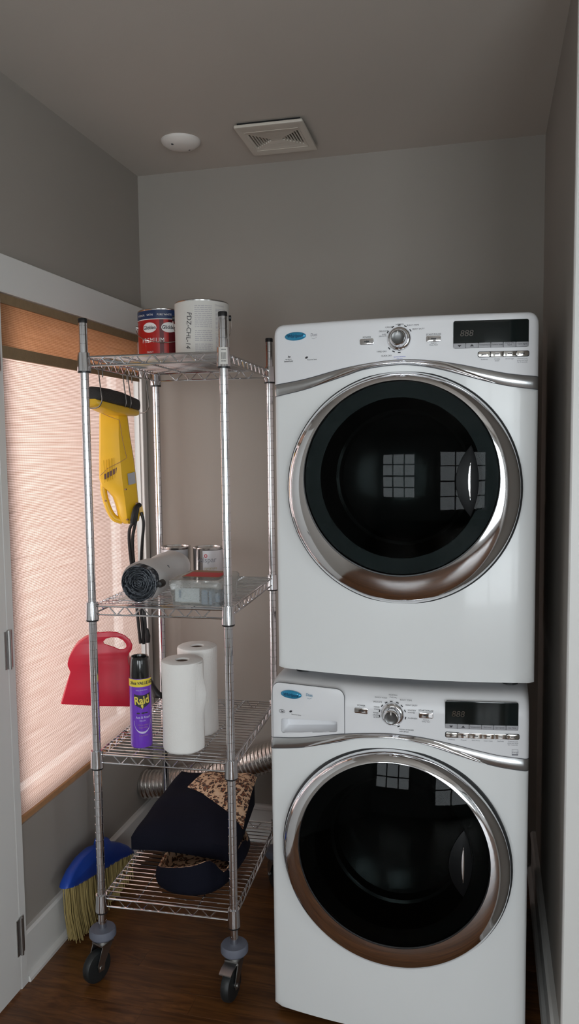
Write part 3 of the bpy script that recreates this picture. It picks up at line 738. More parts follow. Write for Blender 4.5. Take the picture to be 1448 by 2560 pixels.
    lab('Hold to\nDelay Start', (1066, 1802) if wash else (1085, 860), 0.0046)
    if wash:
        for s, q, al in (('NORMAL/', (984, 1737.5), 'CENTER'), ('CASUAL', (984, 1743.5), 'CENTER'), ('QUICK WASH', (969, 1745), 'RIGHT'), ('DELICATE', (956, 1755.5), 'RIGHT'), ('HAND', (950, 1768), 'RIGHT'), ('WASH', (950, 1773.5), 'RIGHT'), ('RINSE/', (948, 1782.5), 'RIGHT'), ('DRAIN', (948, 1788), 'RIGHT'), ('& SPIN', (949, 1793.5), 'RIGHT'), ('BULKY ITEMS', (1001, 1749.5), 'LEFT'), ('HEAVY DUTY', (1014, 1762.5), 'LEFT'), ('WHITEST', (1020, 1775.5), 'LEFT'), ('WHITES', (1020, 1781), 'LEFT'), ('ALLERGEN', (1020, 1795), 'LEFT'), ('CLEAN WASHER', (998, 1823), 'LEFT'), ('with affresh', (999, 1828), 'LEFT')):
            lab(s, q, s_, al)
    else:
        for s, q, al in (('NORMAL', (1001, 811), 'CENTER'), ('CASUAL', (983, 817.5), 'RIGHT'), ('DELICATE', (971, 827.5), 'RIGHT'), ('SUPER\nDELICATE', (967, 838), 'RIGHT'), ('BULKY ITEMS', (1018, 813.5), 'LEFT'), ('HEAVY DUTY', (1031, 823), 'LEFT'), ('TIMED DRY', (968, 878.5), 'RIGHT'), ('QUICK DRY', (981, 889), 'RIGHT')):
            lab(s, q, s_ if 'SUPER' not in s else 0.0042, al)
        lab('QUICK REFRESH', (1000, 892), 0.0042, 'CENTER', blue); lab('with steam', (1000, 896.5), 0.0036, 'CENTER', blue)
    # display, grey keys, chrome keys
    if wash: d = [mp(*q) for q in ((1114, 1750), (1297, 1757), (1297, 1826), (1114, 1820))]
    else: d = [mp(*q) for q in ((1134.5, 803), (1323, 797), (1322, 866), (1135, 872.5))]
    x0, x1 = d[0][0], d[1][0]; z1 = (d[0][1]+d[1][1])/2; z0 = (d[2][1]+d[3][1])/2
    dp = plate('display_window', rrect(x0, x1, z0, z1, 0.005), display, 0.0006, 0.004, root)
    kz1 = z0+0.0125; n = 6
    for k in range(n):
        a, b = x0+(x1-x0)*k/n+0.0004, x0+(x1-x0)*(k+1)/n-0.0004
        plate('display_key', rrect(a, b, z0+0.0004, kz1, 0.0012, 2), keyg, 0.0018, 0.003, dp, 0.0004)
    kp = BM(); f3 = fp(0.0037); pitch = (x1-x0)/n; kzc = (z0+kz1)/2
    for k, sg in ((0, -1), (1, 1)):
        xx = x0+pitch*(k+0.5); put_poly(kp, [(xx-0.005, kzc-0.0022*sg), (xx+0.005, kzc-0.0022*sg), (xx, kzc+0.0035*sg)], f3)
    names = ['Temperature', 'Soil Level', 'Spin Speed', 'Est. Time'] if wash else ['Temperature', 'Dryness Level', 'Damp Dry\nSignal', 'Cycle Signal']
    for k, s in enumerate(names): put_text(kp, s, x0+pitch*(k+2.5), kzc+(0.001 if '\n' not in s else 0.0018), 0.0048, f3)
    obj('key_lettering', kp, inkk, dp, None, recalc=False)
    bm = BM(); put_text(bm, '888', x0+0.032, (kz1+z1)/2-0.004, 0.022, fp(0.0028), shear=0.15); obj('display_digits', bm, segm, dp, None, recalc=False)
    if wash: e = [mp(*q) for q in ((1114.5, 1829), (1298.5, 1836.5), (1298.5, 1849), (1114.5, 1842))]; n = 6
    else: e = [mp(*q) for q in ((1196, 880), (1323, 877), (1323, 890), (1196, 893))]; n = 4
    xa, xb = e[0][0], e[1][0]; za, zb_ = (e[2][1]+e[3][1])/2, (e[0][1]+e[1][1])/2
    op = plate('option_strip', rrect(xa-0.001, xb+0.001, za-0.001, zb_+0.001, 0.0045), darkg, 0.0004, 0.002, root)
    full = rrect(xa, xb, za, zb_, 0.0045)
    for k in range(n):
        a, b = xa+(xb-xa)*k/n+0.0005, xa+(xb-xa)*(k+1)/n-0.0005
        plate('option_key', rrect(a, b, za+0.0003, zb_-0.0003, 0.004 if k in (0, n-1) else 0.0008, 2), keyc, 0.0015, 0.003, op, 0.0006)
        put_rect(pr_, (a+b)/2-0.0052, (a+b)/2+0.0052, (za+zb_)/2-0.0010, (za+zb_)/2+0.0010, fp(0.0036))
    gl_ = BM()
    nm = ['EcoBoost', 'Presoak', 'Extra Rinse', 'Steam Clean', 'FanFresh', 'Control Lock\npress and hold\nfor 3 seconds'] if wash else ['EcoBoost', 'Wrinkle\nShield', 'Drum Light', 'Control Lock\npress and hold\nfor 3 seconds']
    for k, s in enumerate(nm): put_text(gl_, s, xa+(xb-xa)*(k+0.5)/n, za-0.0058-0.0022*s.count('\n'), 0.0044, f1)
    if wash:
        x, z = mp(1288, 1881); hw = 0.0078
        for q in ((x-hw, x+hw, z+hw-0.0007, z+hw), (x-hw, x-hw+0.0007, z-hw, z+hw), (x+hw-0.0007, x+hw, z-hw, z+hw), (x-hw, x+hw, z-hw, z-hw+0.0035)): put_rect(gl_, *q, f1)
        put_text(gl_, 'energy', x, z+0.001, 0.0062, f1, shear=0.3)
    obj('option_lettering', gl_, inkg, root, None, recalc=False)
    obj('cycle_lettering', pr_, inkk, root, None, recalc=False); obj('dial_marks', tkb, inkk, kb, None, recalc=False)
    if not wash: obj('refresh_lettering', blue, inkb, root, None, recalc=False)
    else: blue.free()
    # feet
    for (x, y) in ((0.06, 0.06), (W-0.06, 0.06), (0.06, DEP-0.06), (W-0.06, DEP-0.06)):
        bm = BM(); h = 0.0 if wash else 0.005
        lathe(bm, [(0.022, h), (0.022, 0.012), (0.010, 0.014), (0.010, 0.027)], 16, origin=(x, y, 0)); obj('foot', bm, blackr, root)
    return root
machine('washer', (-0.578, 2.052, 0.0), -0.0146, 'white front-loading washing machine standing on the floor beneath the dryer')
machine('dryer', (-0.565, 2.094, 0.968), -0.0146, 'white front-loading dryer stacked on top of the washing machine')
# vent hose behind the machines
pts = smooth_path([(-0.36, 2.905, 0.62), (-0.60, 2.905, 0.50), (-0.80, 2.900, 0.405), (-1.0, 2.90, 0.325), (-1.18, 2.895, 0.268), (-1.30, 2.89, 0.245), (-1.357, 2.888, 0.24)], 40)
L_ = [0.0]
for a, b in zip(pts, pts[1:]): L_.append(L_[-1]+(b-a).length)
rad = []; fine = []
import bisect
nseg = int(L_[-1]/0.0042)
for k in range(nseg+1):
    s = L_[-1]*k/nseg; i = min(max(bisect.bisect(L_, s)-1, 0), len(pts)-2)
    t = (s-L_[i])/max(L_[i+1]-L_[i], 1e-9); fine.append(pts[i].lerp(pts[i+1], t)); rad.append(0.0515+0.0045*(1 if k % 4 in (0, 1) else 0)+0.0012*math.sin(s*37))
bm = BM(); tube(bm, fine, 0.05, 28, True, rad)
tag(obj('vent_hose', bm, alum, None, 20), 'ribbed silver foil vent hose running behind the wire rack', 'vent hose')

# ------------------------------------------------------------------ wire shelving rack
RX, RY, RA = -1.126, 2.083, 0.0404
RW, RD = 0.416, 0.558
def rk(x, y, z=0.0): return Vector((RX+x*math.cos(RA)-y*math.sin(RA), RY+x*math.sin(RA)+y*math.cos(RA), z))
rack = thing('wire_rack', 'four-tier chrome wire shelving rack on black casters', 'shelving rack', (RX, RY, 0), RA)
SH = [1.834, 1.112, 0.663, 0.214]; TOP = 0.0405
prof = [(0.0, 0.155), (0.0122, 0.155)]
z = 0.18
while z < 1.965:
    prof += [(0.0124, z-0.0011), (0.0113, z-0.0005), (0.0113, z+0.0005), (0.0124, z+0.0011)]; z += 0.0254
prof += [(0.0124, 1.972)]
bm = BM(); lathe(bm, prof, 14, cap0=False); post = obj('post', bm, rackm, rack, 40)
bm = BM(); lathe(bm, [(0.0131, 1.966), (0.0133, 1.976), (0.012, 1.979), (0.0, 1.9795)], 14, cap0=True, cap1=False); cap = obj('post_cap', bm, blackp, post)
CORN = [(0, 0), (RW, 0), (0, RD), (RW, RD)]
for k, (x, y) in enumerate(CORN[1:]):
    p = inst(post, rack, (x, y, 0)); inst(cap, p)
wr = 0.0029
def shelf_parts():
    out = {}
    bm = BM()
    for zz in (0.011, 0.0355):
        for (p, q) in (((0.018, 0), (RW-0.018, 0)), ((0.018, RD), (RW-0.018, RD)), ((0, 0.018), (0, RD-0.018)), ((RW, 0.018), (RW, RD-0.018))):
            tube(bm, [(p[0], p[1], zz), (q[0], q[1], zz)], wr, 8)
    out['shelf'] = bm
    def zig(p, q, n):
        bm = BM(); p, q = Vector(p), Vector(q); pts = []
        for k in range(2*n+1):
            b = p.lerp(q, k/(2*n)); zz = 0.0345 if k % 2 == 0 else 0.0125
            for e in (-0.12, 0.12):
                if 0 <= k+e <= 2*n: c = p.lerp(q, (k+e)/(2*n)); pts.append((c.x, c.y, zz))
        tube(bm, pts, 0.0021, 6); return bm
    out['truss'] = [zig((0.05, 0.0015, 0), (RW-0.05, 0.0015, 0), 6), zig((0.05, RD-0.0015, 0), (RW-0.05, RD-0.0015, 0), 6), zig((0.0015, 0.05, 0), (0.0015, RD-0.05, 0), 9), zig((RW-0.0015, 0.05, 0), (RW-0.0015, RD-0.05, 0), 9)]
    bm = BM(); tube(bm, [(0.002, 0, 0.0385), (RW-0.002, 0, 0.0385)], 0.0019, 6); out['wire'] = bm
    bm = BM(); tube(bm, [(0, 0.003, 0.0345), (0, RD-0.003, 0.0345)], 0.0024, 6); out['rod'] = bm
    bm = BM(); lathe(bm, [(0.0128, -0.004), (0.0195, -0.004), (0.0190, 0.01), (0.0178, 0.03), (0.0172, 0.048), (0.0128, 0.048)], 18, cap0=False, cap1=False); out['collar'] = bm
    bm = BM(); lathe(bm, [(0.0126, -0.009), (0.0182, -0.009), (0.0186, -0.004), (0.0126, -0.003)], 18, cap0=False, cap1=False); out['sleeve'] = bm
    return out
sp = shelf_parts(); first = None
NW = 24
for si, s in enumerate(SH):
    if first is None:
        shf = obj('shelf', sp['shelf'], rackm, rack); shf.location = (0, 0, s)
        first = {'shelf': shf, 'truss': [obj('truss_wire', b, rackm, shf) for b in sp['truss']]}
        first['wire'] = obj('cross_wire', sp['wire'], rackm, shf); first['rod'] = obj('support_rod', sp['rod'], rackm, shf)
        first['collar'] = obj('collar', sp['collar'], rackm, shf); first['sleeve'] = obj('sleeve_ring', sp['sleeve'], blackp, shf)
        new = True
    else:
        shf = inst(first['shelf'], rack, (0, 0, s)); new = False
        for t_ in first['truss']: inst(t_, shf)
    for k in range(NW):
        loc = (0, 0.010+(RD-0.020)*k/(NW-1), 0)
        if new and k == 0: first['wire'].location = loc
        else: inst(first['wire'], shf, loc)
    for k, x in enumerate((RW*0.27, RW*0.73)):
        if new and k == 0: first['rod'].location = (x, 0, 0)
        else: inst(first['rod'], shf, (x, 0, 0))
    for k, (x, y) in enumerate(CORN):
        if new and k == 0: continue
        inst(first['collar'], shf, (x, y, 0)); inst(first['sleeve'], shf, (x, y, 0))
    if si == 0: topshelf = shf
# barcode sticker on the top front collar
bm = BM(); g = []
def stick(a, z): return Vector((RW+0.0194*math.sin(a)*1.03, -0.0194*math.cos(a)*1.03, z))
for k in range(7):
    a = -0.35+1.25*k/6; g.append((stick(a, 0.001), stick(a, 0.047)))
for p, q in zip(g, g[1:]): bm.faces.new([bm.verts.new(v) for v in (p[0], q[0], q[1], p[1])])
stk = obj('barcode_sticker', bm, labelw, topshelf)
bm = BM()
def stf(off): return lambda a, z: Vector((RW+(0.0202+off)*math.sin(a), -(0.0202+off)*math.cos(a), z))
for k in range(9): put_rect(bm, 0.0+k*0.075, 0.0+k*0.075+(0.02 if k % 3 else 0.04), 0.014, 0.033, stf(0.0003))
for zz in (0.008, 0.039):
    for k in range(6): put_rect(bm, 0.0+k*0.11, 0.06+k*0.11, zz, zz+0.003, stf(0.0003))
obj('barcode_print', bm, inkk, topshelf, None, recalc=False)
# casters
def caster(parent, x, y, ang, brake):
    c = bpy.data.objects.new('caster', None)
    bm = BM(); ca, sa = math.cos(ang), math.sin(ang)
    R_ = Matrix.Translation((x, y, 0)) @ Matrix.Rotation(ang, 4, 'Z')
    def tf(b): bmesh.ops.transform(b, matrix=R_, verts=b.verts[:]); return b
    bpy.data.objects.remove(c)
    trail = 0.028
    # fork (wheel rolls along local X)
    for s in (-1, 1):
        pts_ = [(-0.020, 0.112), (0.020, 0.112), (trail+0.014, 0.060), (trail+0.010, 0.040), (trail-0.010, 0.040), (trail-0.014, 0.060)]
        prism(bm, pts_, lambda a, b, s=s: (a, s*0.0195, b), lambda a, b, s=s: (a, s*0.0220, b))
    box(bm, (-0.024, -0.022, 0.110), (0.024, 0.022, 0.115))
    lathe(bm, [(0.021, 0.115), (0.021, 0.124), (0.009, 0.128), (0.009, 0.156)], 18)
    fk = obj('caster_fork', tf(bm), dull, parent)
    bm = BM(); lathe(bm, [(0.012, -0.014), (0.036, -0.014), (0.0445, -0.0125), (0.0480, -0.008), (0.0490, 0.0), (0.0480, 0.008), (0.0445, 0.0125), (0.036, 0.014), (0.012, 0.014)], 32, 'Y', (trail, 0, 0.0492)); obj('wheel', tf(bm), blackr, fk)
    bm = BM(); lathe(bm, [(0.0, -0.0245), (0.007, -0.0245), (0.007, 0.0245), (0.0, 0.0245)], 12, 'Y', (trail, 0, 0.0492)); obj('axle_bolt', tf(bm), dull, fk)
    bm = BM(); lathe(bm, [(0.016, 0.128), (0.036, 0.128), (0.0405, 0.134), (0.0405, 0.150), (0.037, 0.1555), (0.0128, 0.157)], 28); obj('bumper_disc', tf(bm), greyd, fk)
    if brake:
        bm = BM(); prism(bm, [(0.022, 0.112), (0.050, 0.1075), (0.066, 0.0995), (0.0665, 0.0965), (0.050, 0.1035), (0.022, 0.1075)], lambda a, b: (a, -0.019, b), lambda a, b: (a, 0.019, b)); obj('brake_pedal', tf(bm), dull, fk)
caster(rack, 0, 0, math.radians(-112), False)
caster(rack, RW, 0, math.radians(-100), True)
caster(rack, 0, RD, math.radians(60), False)
caster(rack, RW, RD, math.radians(120), False)
def on_shelf(i): return SH[i]+TOP+0.0004

# ------------------------------------------------------------------ paint cans
def arc(r):                                    # wraps flat (s, z) round a can; s = 0 faces the camera at angle phi
    def mk(phi, off):
        return lambda s, z: Vector(((r+off)*math.sin(phi+s/r), -(r+off)*math.cos(phi+s/r), z))
    return mk
def sleeve(bm, r, z0, z1, a0, a1, off, n=24):
    g = []
    for k in range(n+1):
        a = a0+(a1-a0)*k/n; g.append([bm.verts.new(((r+off)*math.sin(a), -(r+off)*math.cos(a), z)) for z in (z0, z1)])
    for p, q in zip(g, g[1:]): bm.faces.new((p[0], q[0], q[1], p[1]))
def fine_text(bm, s, x, z, size, fn, **kw):
    put_text(bm, s, x, z, size, fn, **kw)
def facing(p): return math.atan2(-p[0], p[1])  # angle round the can that points at the camera
def bail(r, z0, sag, a0, a1):
    n = 28; pts = []
    for k in range(n+1):
        t = k/n; a = a0+(a1-a0)*t; rr = r+0.004+0.010*math.sin(PI*t)
        pts.append((rr*math.sin(a), -rr*math.cos(a), z0-sag*math.sin(PI*t)**0.8))
    bm = BM(); tube(bm, pts, 0.0014, 6); return bm
r, hh = 0.085, 0.190
P = at(408, 800, Y=2.535); pc = Vector((P.x, 2.535, on_shelf(0)))
ph = facing(pc)
t = thing('paint_can', 'red gallon paint can with navy top band on the top shelf', 'paint can', pc)
bm = BM(); lathe(bm, [(0.0, 0.002), (r-0.004, 0.002), (r-0.002, 0.0), (r, 0.002), (r, 0.006), (r-0.0015, 0.008), (r-0.0015, hh-0.008), (r, hh-0.006), (r+0.0008, hh-0.002), (r-0.002, hh), (r-0.010, hh-0.001), (r-0.012, hh-0.006), (0.0, hh-0.006)], 48); obj('can_body', bm, tin, t)
A = arc(r)
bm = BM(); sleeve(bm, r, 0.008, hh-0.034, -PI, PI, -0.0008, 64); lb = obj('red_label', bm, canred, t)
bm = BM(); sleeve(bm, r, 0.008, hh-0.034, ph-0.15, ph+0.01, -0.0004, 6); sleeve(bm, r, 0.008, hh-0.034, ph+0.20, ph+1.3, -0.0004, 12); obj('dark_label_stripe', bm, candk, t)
bm = BM(); sleeve(bm, r, hh-0.034, hh-0.006, -PI, PI, 0.0004, 64); obj('navy_label_band', bm, canblue, t)
bm = BM(); sleeve(bm, r, hh-0.036, hh-0.0335, -PI, PI, 0.0007, 64)
el = [(0.029*math.cos(q), 0.017*math.sin(q)) for q in [2*PI*k/28 for k in range(28)]]
def ell(bm, fn, s0, z0, a, b):
    n = 24
    for k in range(n):                         # vertical strips so that the oval follows the curve
        u0, u1 = -1+2*k/n, -1+2*(k+1)/n; c0, c1 = math.sqrt(max(0, 1-u0*u0)), math.sqrt(max(0, 1-u1*u1))
        vs = [(s0+a*u0, z0-b*c0), (s0+a*u1, z0-b*c1), (s0+a*u1, z0+b*c1), (s0+a*u0, z0+b*c0)]
        vs = [v for i, v in enumerate(vs) if i == 0 or (abs(v[0]-vs[i-1][0])+abs(v[1]-vs[i-1][1])) > 1e-7]
        if k == 0: vs = [vs[0], (s0+a*u1, z0-b*c1), (s0+a*u1, z0+b*c1)]
        if k == n-1: vs = [(s0+a*u0, z0-b*c0), (s0+a*u1, z0), (s0+a*u0, z0+b*c0)]
        put_poly(bm, vs, fn)
ell(bm, A(ph, 0.0009), -0.048, 0.128, 0.026, 0.0165); ell(bm, A(ph, 0.0009), 0.019, 0.128, 0.026, 0.0165)
put_text(bm, 'PREMIUM', -0.038, 0.086, 0.0215, A(ph, 0.0009), space=1.12, sx=0.85); put_text(bm, 'PAINT', -0.047, 0.048, 0.009, A(ph, 0.0009))
put_text(bm, 'PAINT', 0.004, 0.042, 0.008, A(ph, 0.0009))
for s, x in (('INTERIOR', -0.085), ('SATIN', -0.045), ('PURE WHITE', 0.004)): put_text(bm, s, x, hh-0.021, 0.0085, A(ph, 0.0012))
obj('white_lettering', bm, inkw, t, None, recalc=False)
bm = BM(); put_text(bm, 'Glidden', -0.048, 0.1275, 0.0165, A(ph, 0.0014), bold=0.0003, sx=0.9); put_text(bm, 'Glidden', 0.019, 0.1275, 0.0165, A(ph, 0.0014), bold=0.0003, sx=0.9); obj('name_lettering', bm, inkk, t, None, recalc=False)
obj('bail_handle', bail(r, 0.135, 0.058, ph-1.5, ph+1.5), tin, t)
for a in (ph-1.5, ph+1.5):
    bm = BM(); n = Vector((math.sin(a), -math.cos(a), 0)); tube(bm, [n*(r-0.002)+Vector((0, 0, 0.135)), n*(r+0.007)+Vector((0, 0, 0.135))], 0.007, 10); obj('handle_ear', bm, tin, t)

P = at(505, 800, Y=2.40); pc = Vector((P.x, 2.40, on_shelf(0))); ph = facing(pc); r = 0.0845; hh = 0.186
t = thing('paint_can', 'gallon paint can with white printed label and handwritten code', 'paint can', pc)
bm = BM(); lathe(bm, [(0.0, 0.002), (r-0.004, 0.002), (r-0.002, 0.0), (r, 0.002), (r, 0.005), (r-0.0015, 0.007), (r-0.0015, hh-0.006), (r, hh-0.005), (r+0.0008, hh-0.002), (r-0.002, hh), (r-0.010, hh-0.001), (r-0.012, hh-0.006), (0.0, hh-0.006)], 48); obj('can_body', bm, tin, t)
bm = BM(); sleeve(bm, r, 0.004, hh-0.005, ph-1.9, ph+1.7, 0.0006, 48); obj('paper_label', bm, labelw, t)
A = arc(r); bm = BM(); random.seed(3)
for z in [hh-0.022-0.0058*k for k in range(25)]:
    if random.random() < 0.12: continue
    x = -0.022
    while x < 0.030:
        l_ = random.uniform(0.004, 0.013); x1 = min(x+l_, 0.031); put_rect(bm, x, x1, z, z+0.0021, A(ph, 0.0011)); x = x1+0.0018
for z in [hh-0.030-0.0040*k for k in range(17)]+[hh-0.112-0.0040*k for k in range(15)]:
    x = 0.043
    while x < 0.085:
        l_ = random.uniform(0.003, 0.010); x1 = min(x+l_, 0.086); put_rect(bm, x, x1, z, z+0.0016, A(ph, 0.0011)); x = x1+0.0015
put_text(bm, 'Directions', 0.060, hh-0.018, 0.0085, A(ph, 0.0011)); put_text(bm, 'Caution', 0.056, hh-0.1045, 0.0085, A(ph, 0.0011))
obj('small_print', bm, mat('faint_print', (0.42, 0.40, 0.43), 0.6, var=0.1), t, None, recalc=False)
bm = BM(); put_text(bm, 'PDZ-CHL-14', -0.043, 0.092, 0.0225, A(ph, 0.0013), rot=-PI/2-0.06, sx=0.9, shear=0.1); obj('marker_writing', bm, inkk, t, None, recalc=False)
for a in (ph+1.50, ph-1.64):
    bm = BM(); n = Vector((math.sin(a), -math.cos(a), 0)); tube(bm, [n*(r-0.002)+Vector((0, 0, 0.140)), n*(r+0.008)+Vector((0, 0, 0.140))], 0.009, 10); obj('handle_ear', bm, blackp, t)
bm = bail(r+0.003, 0.140, 0.085, ph+1.50, ph-1.64+2*PI); obj('bail_handle', bm, tin, t)

for k, (px, lbl) in enumerate(((441, 'small silver paint can beside the rolled bags on the shelf'), (520, 'small silver paint can behind the clear plastic box'))):
    P = at(px, 1400, Y=2.52); pc = Vector((P.x, 2.52, on_shelf(1))); ph = facing(pc); r, hh = 0.0505, 0.120
    t = thing('paint_can', lbl, 'paint can', pc, 0, 'quart paint cans on the second shelf')
    bm = BM(); lathe(bm, [(0.0, 0.002), (r-0.004, 0.002), (r-0.001, 0.0), (r, 0.003), (r-0.001, 0.006), (r-0.001, hh-0.006), (r+0.0006, hh-0.003), (r-0.001, hh), (r-0.007, hh-0.001), (r-0.008, hh-0.005), (0.0, hh-0.005)], 40); obj('can_body', bm, tin, t)
    bm = BM(); a0 = -0.55 if k else -1.6
    sleeve(bm, r, 0.008, hh-0.009, ph+a0+0.2, ph+a0+2.5, 0.0004, 24); obj('paper_label', bm, labelg if k == 0 else mat('pale_can_label', (0.62, 0.60, 0.62), 0.4, 0.15, var=0.05), t)
    A = arc(r); bm = BM()
    x0 = -0.004 if k else -0.040
    put_text(bm, 'valspar', x0, hh-0.040, 0.026, A(ph, 0.0008), sx=0.92); obj('name_lettering', bm, inkg, t, None, recalc=False)
    bm = BM(); put_text(bm, 'signature', x0+0.012, hh-0.068, 0.014, A(ph, 0.0008), sx=0.9); obj('range_lettering', bm, mat('gold_print', (0.42, 0.34, 0.16), 0.5, var=0.1), t, None, recalc=False)
    if k:
        bm = BM(); A2 = A(ph, 0.0008)
        for q in range(20):
            a0_, a1_ = 2*PI*q/20, 2*PI*(q+1)/20
            put_poly(bm, [(x0-0.003+e*math.cos(a), hh-0.026+e*1.15*math.sin(a)) for e, a in ((0.0052, a0_), (0.0052, a1_), (0.0030, a1_), (0.0030, a0_))], A2)
        obj('red_mark', bm, labelr, t, None, recalc=False)

# ------------------------------------------------------------------ roll of bags
zc = on_shelf(1)+0.0575
t = thing('bag_roll', 'roll of dark plastic bags in a white sleeve lying on a shelf', 'bag roll', (-0.997, 2.125, on_shelf(1)), 0.05)
bm = BM(); rings = []
random.seed(11)
def wob(a, k): return 1+0.022*math.sin(3*a+k)+0.015*math.sin(7*a+2*k)
for rr, y in ((0.054, 0.30), (0.0545, 0.012), (0.0535, 0.003)):
    rings.append([(rr*wob(2*PI*k/48, 1)*math.cos(2*PI*k/48), y, 0.0575+rr*wob(2*PI*k/48, 1)*math.sin(2*PI*k/48)) for k in range(48)])
n = 13
for i in range(n):                              # crumpled turns of film at the end of the roll
    rr = 0.0525*(1-i/n); ph_ = i*1.7
    for dr, dy in ((0, 0.001), (-0.0012, 0.010+0.003*math.sin(i))):
        r2 = max(rr+dr, 0.0008)
        rings.append([(r2*wob(2*PI*k/48, ph_)*math.cos(2*PI*k/48), dy+0.0016*math.sin(5*2*PI*k/48+ph_)+0.001*math.sin(11*2*PI*k/48+ph_*2), 0.0575+r2*wob(2*PI*k/48, ph_)*math.sin(2*PI*k/48)) for k in range(48)])
loft(bm, rings, True, True, True); obj('film_roll', bm, filmm, t, 30)
bm = BM(); rings = []                           # white sleeve, slightly loose, with a flap on the shelf
for j in range(13):
    y = 0.016+0.30*j/12; row_ = []
    for k in range(41):
        a = math.radians(-62+304*k/40); rr = 0.0585+0.0025*math.sin(4*a+j*0.5)*(0.4+0.6*math.sin(PI*k/40))+0.002*math.sin(j*0.9)
        row_.append((rr*math.cos(a), y+0.010*math.sin(a*2)*(1 if j == 0 else 0), max(0.0575+rr*math.sin(a), 0.0012)))
    row_ += [(-0.050-0.010*q, y+0.01, 0.0012+0.0095*max(0, 1-q)) for q in (0.6, 1.6, 3.0)]
    rings.append(row_)
loft(bm, rings, False); obj('white_sleeve', bm, sleevem, t, 60)
bm = BM(); lathe(bm, [(0.0, 0.0), (0.0085, 0.001), (0.0115, 0.012), (0.0115, 0.03)], 16, 'Y', (0.0605, 0.010, 0.0545)); obj('dark_gap_plug', bm, blackp, t)  # black plug painted for the shade of the gap by the core

# ------------------------------------------------------------------ clear plastic box
t = thing('plastic_box', 'cloudy clear plastic storage box with snap lid on a shelf', 'plastic box', (-0.8135, 2.105, on_shelf(1)), 0.02)
bw, bd, bh = 0.080, 0.190, 0.060
def shell(bm, z0, z1, g0, g1, th, y0=0.0):
    o0 = rrect(-bw+g0, bw-g0, y0+g0, bd-g0, 0.014); o1 = rrect(-bw+g1, bw-g1, y0+g1, bd-g1, 0.014)
    i0 = rrect(-bw+g0+th, bw-g0-th, y0+g0+th, bd-g0-th, 0.013); i1 = rrect(-bw+g1+th, bw-g1-th, y0+g1+th, bd-g1-th, 0.013)
    loft(bm, [[(a, b, z1) for a, b in i1], [(a, b, z1) for a, b in o1], [(a, b, z0) for a, b in o0]], True, False, True)
bm = BM(); shell(bm, 0.0005, bh, 0.006, 0.001, 0.0014); obj('tub', bm, cloudy, t, 40)
bm = BM(); lo = [(-0.001, bh-0.004), (-0.0015, bh+0.010), (0.002, bh+0.015), (0.010, bh+0.016), (0.016, bh+0.0145)]
loft(bm, [[(a, b, z) for a, b in rrect(-bw+g, bw-g, g, bd-g, 0.014)] for g, z in lo], True, False, True); lid = obj('lid', bm, cloudy, t, 40)
bm = BM(); box(bm, (-0.058, 0.055, 0.0765), (0.058, 0.175, 0.0772)); obj('lid_card', bm, brownc, lid, None)
bm = BM(); box(bm, (-0.052, 0.062, 0.0774), (0.055, 0.135, 0.0778)); obj('lid_red_panel', bm, labelr, lid, None)
bm = BM(); box(bm, (-0.064, 0.014, 0.010), (0.010, 0.022, 0.050)); obj('white_packet', bm, gpaper, t, None)
bm = BM(); box(bm, (-0.052, 0.0135, 0.022), (-0.045, 0.0142, 0.045)); obj('packet_print', bm, bpaper, t, None)
bm = BM(); box(bm, (0.016, 0.016, 0.004), (0.034, 0.050, 0.046)); box(bm, (0.038, 0.018, 0.004), (0.046, 0.050, 0.044)); box(bm, (0.020, 0.05, 0.004), (0.06, 0.12, 0.03)); obj('blue_packets', bm, bpaper, t, None)
bm = BM(); box(bm, (-0.060, 0.03, 0.004), (0.008, 0.16, 0.026)); obj('beige_packet', bm, mat('beige_card', (0.45, 0.42, 0.36), 0.6, var=0.08), t, None)

# ------------------------------------------------------------------ spray can
P = at(352, 1760, Y=2.172); pc = Vector((P.x, 2.172, on_shelf(2))); ph = facing(pc)-0.05; r = 0.0330
t = thing('spray_can', 'purple insect spray can with black cap and yellow band', 'spray can', pc)
bm = BM(); lathe(bm, [(0.0, 0.004), (0.026, 0.003), (0.030, 0.0), (0.0325, 0.001), (0.0325, 0.004), (r, 0.007), (r, 0.205), (0.0322, 0.212), (0.030, 0.216), (0.0, 0.216)], 40); obj('can_body', bm, purple, t)
bm = BM(); lathe(bm, [(0.0312, 0.205), (0.0318, 0.216), (0.0312, 0.240), (0.0295, 0.262), (0.0275, 0.2735), (0.0255, 0.2765), (0.022, 0.275), (0.0195, 0.262), (0.010, 0.262), (0.009, 0.270), (0.0, 0.270)], 40, cap0=False); cp = obj('cap', bm, mat('glossy_black_cap', (0.008, 0.009, 0.009), 0.16, var=0.1, coat=0.4), t, 30)
for k in range(5):
    bm = BM(); a = ph-0.9+0.45*k; tube(bm, [((0.0318-0.00009*(z-216)**1.0)*math.sin(a), -(0.0318-0.00009*(z-216))*math.cos(a), z/1000) for z in range(220, 272, 8)], 0.0012, 6); obj('cap_rib', bm, MATS['glossy_black_cap'], cp)
A = arc(r)
bm = BM(); sleeve(bm, r, 0.189, 0.212, -PI, PI, 0.0005, 48); obj('yellow_band', bm, yellowb, t)
bm = BM(); put_text(bm, '20oz VALUE SIZE', 0.008, 0.2005, 0.0125, A(ph, 0.001), bold=0.0004, sx=0.86, shear=0.15)
A2 = A(ph, 0.0007)
def strips(bm, top, bot, x0, x1, fn, n=14):
    for k in range(n):
        a, b = x0+(x1-x0)*k/n, x0+(x1-x0)*(k+1)/n; put_poly(bm, [(a, bot(a)), (b, bot(b)), (b, top(b)), (a, top(a))], fn)
cx_ = 0.006
strips(bm, lambda s: 0.169-0.012*(1-((s-cx_)/0.027)**2)*0.45, lambda s: max(0.122+abs(s-cx_)*0.55, 0.0)-0.000, cx_-0.024, cx_+0.027, A2)
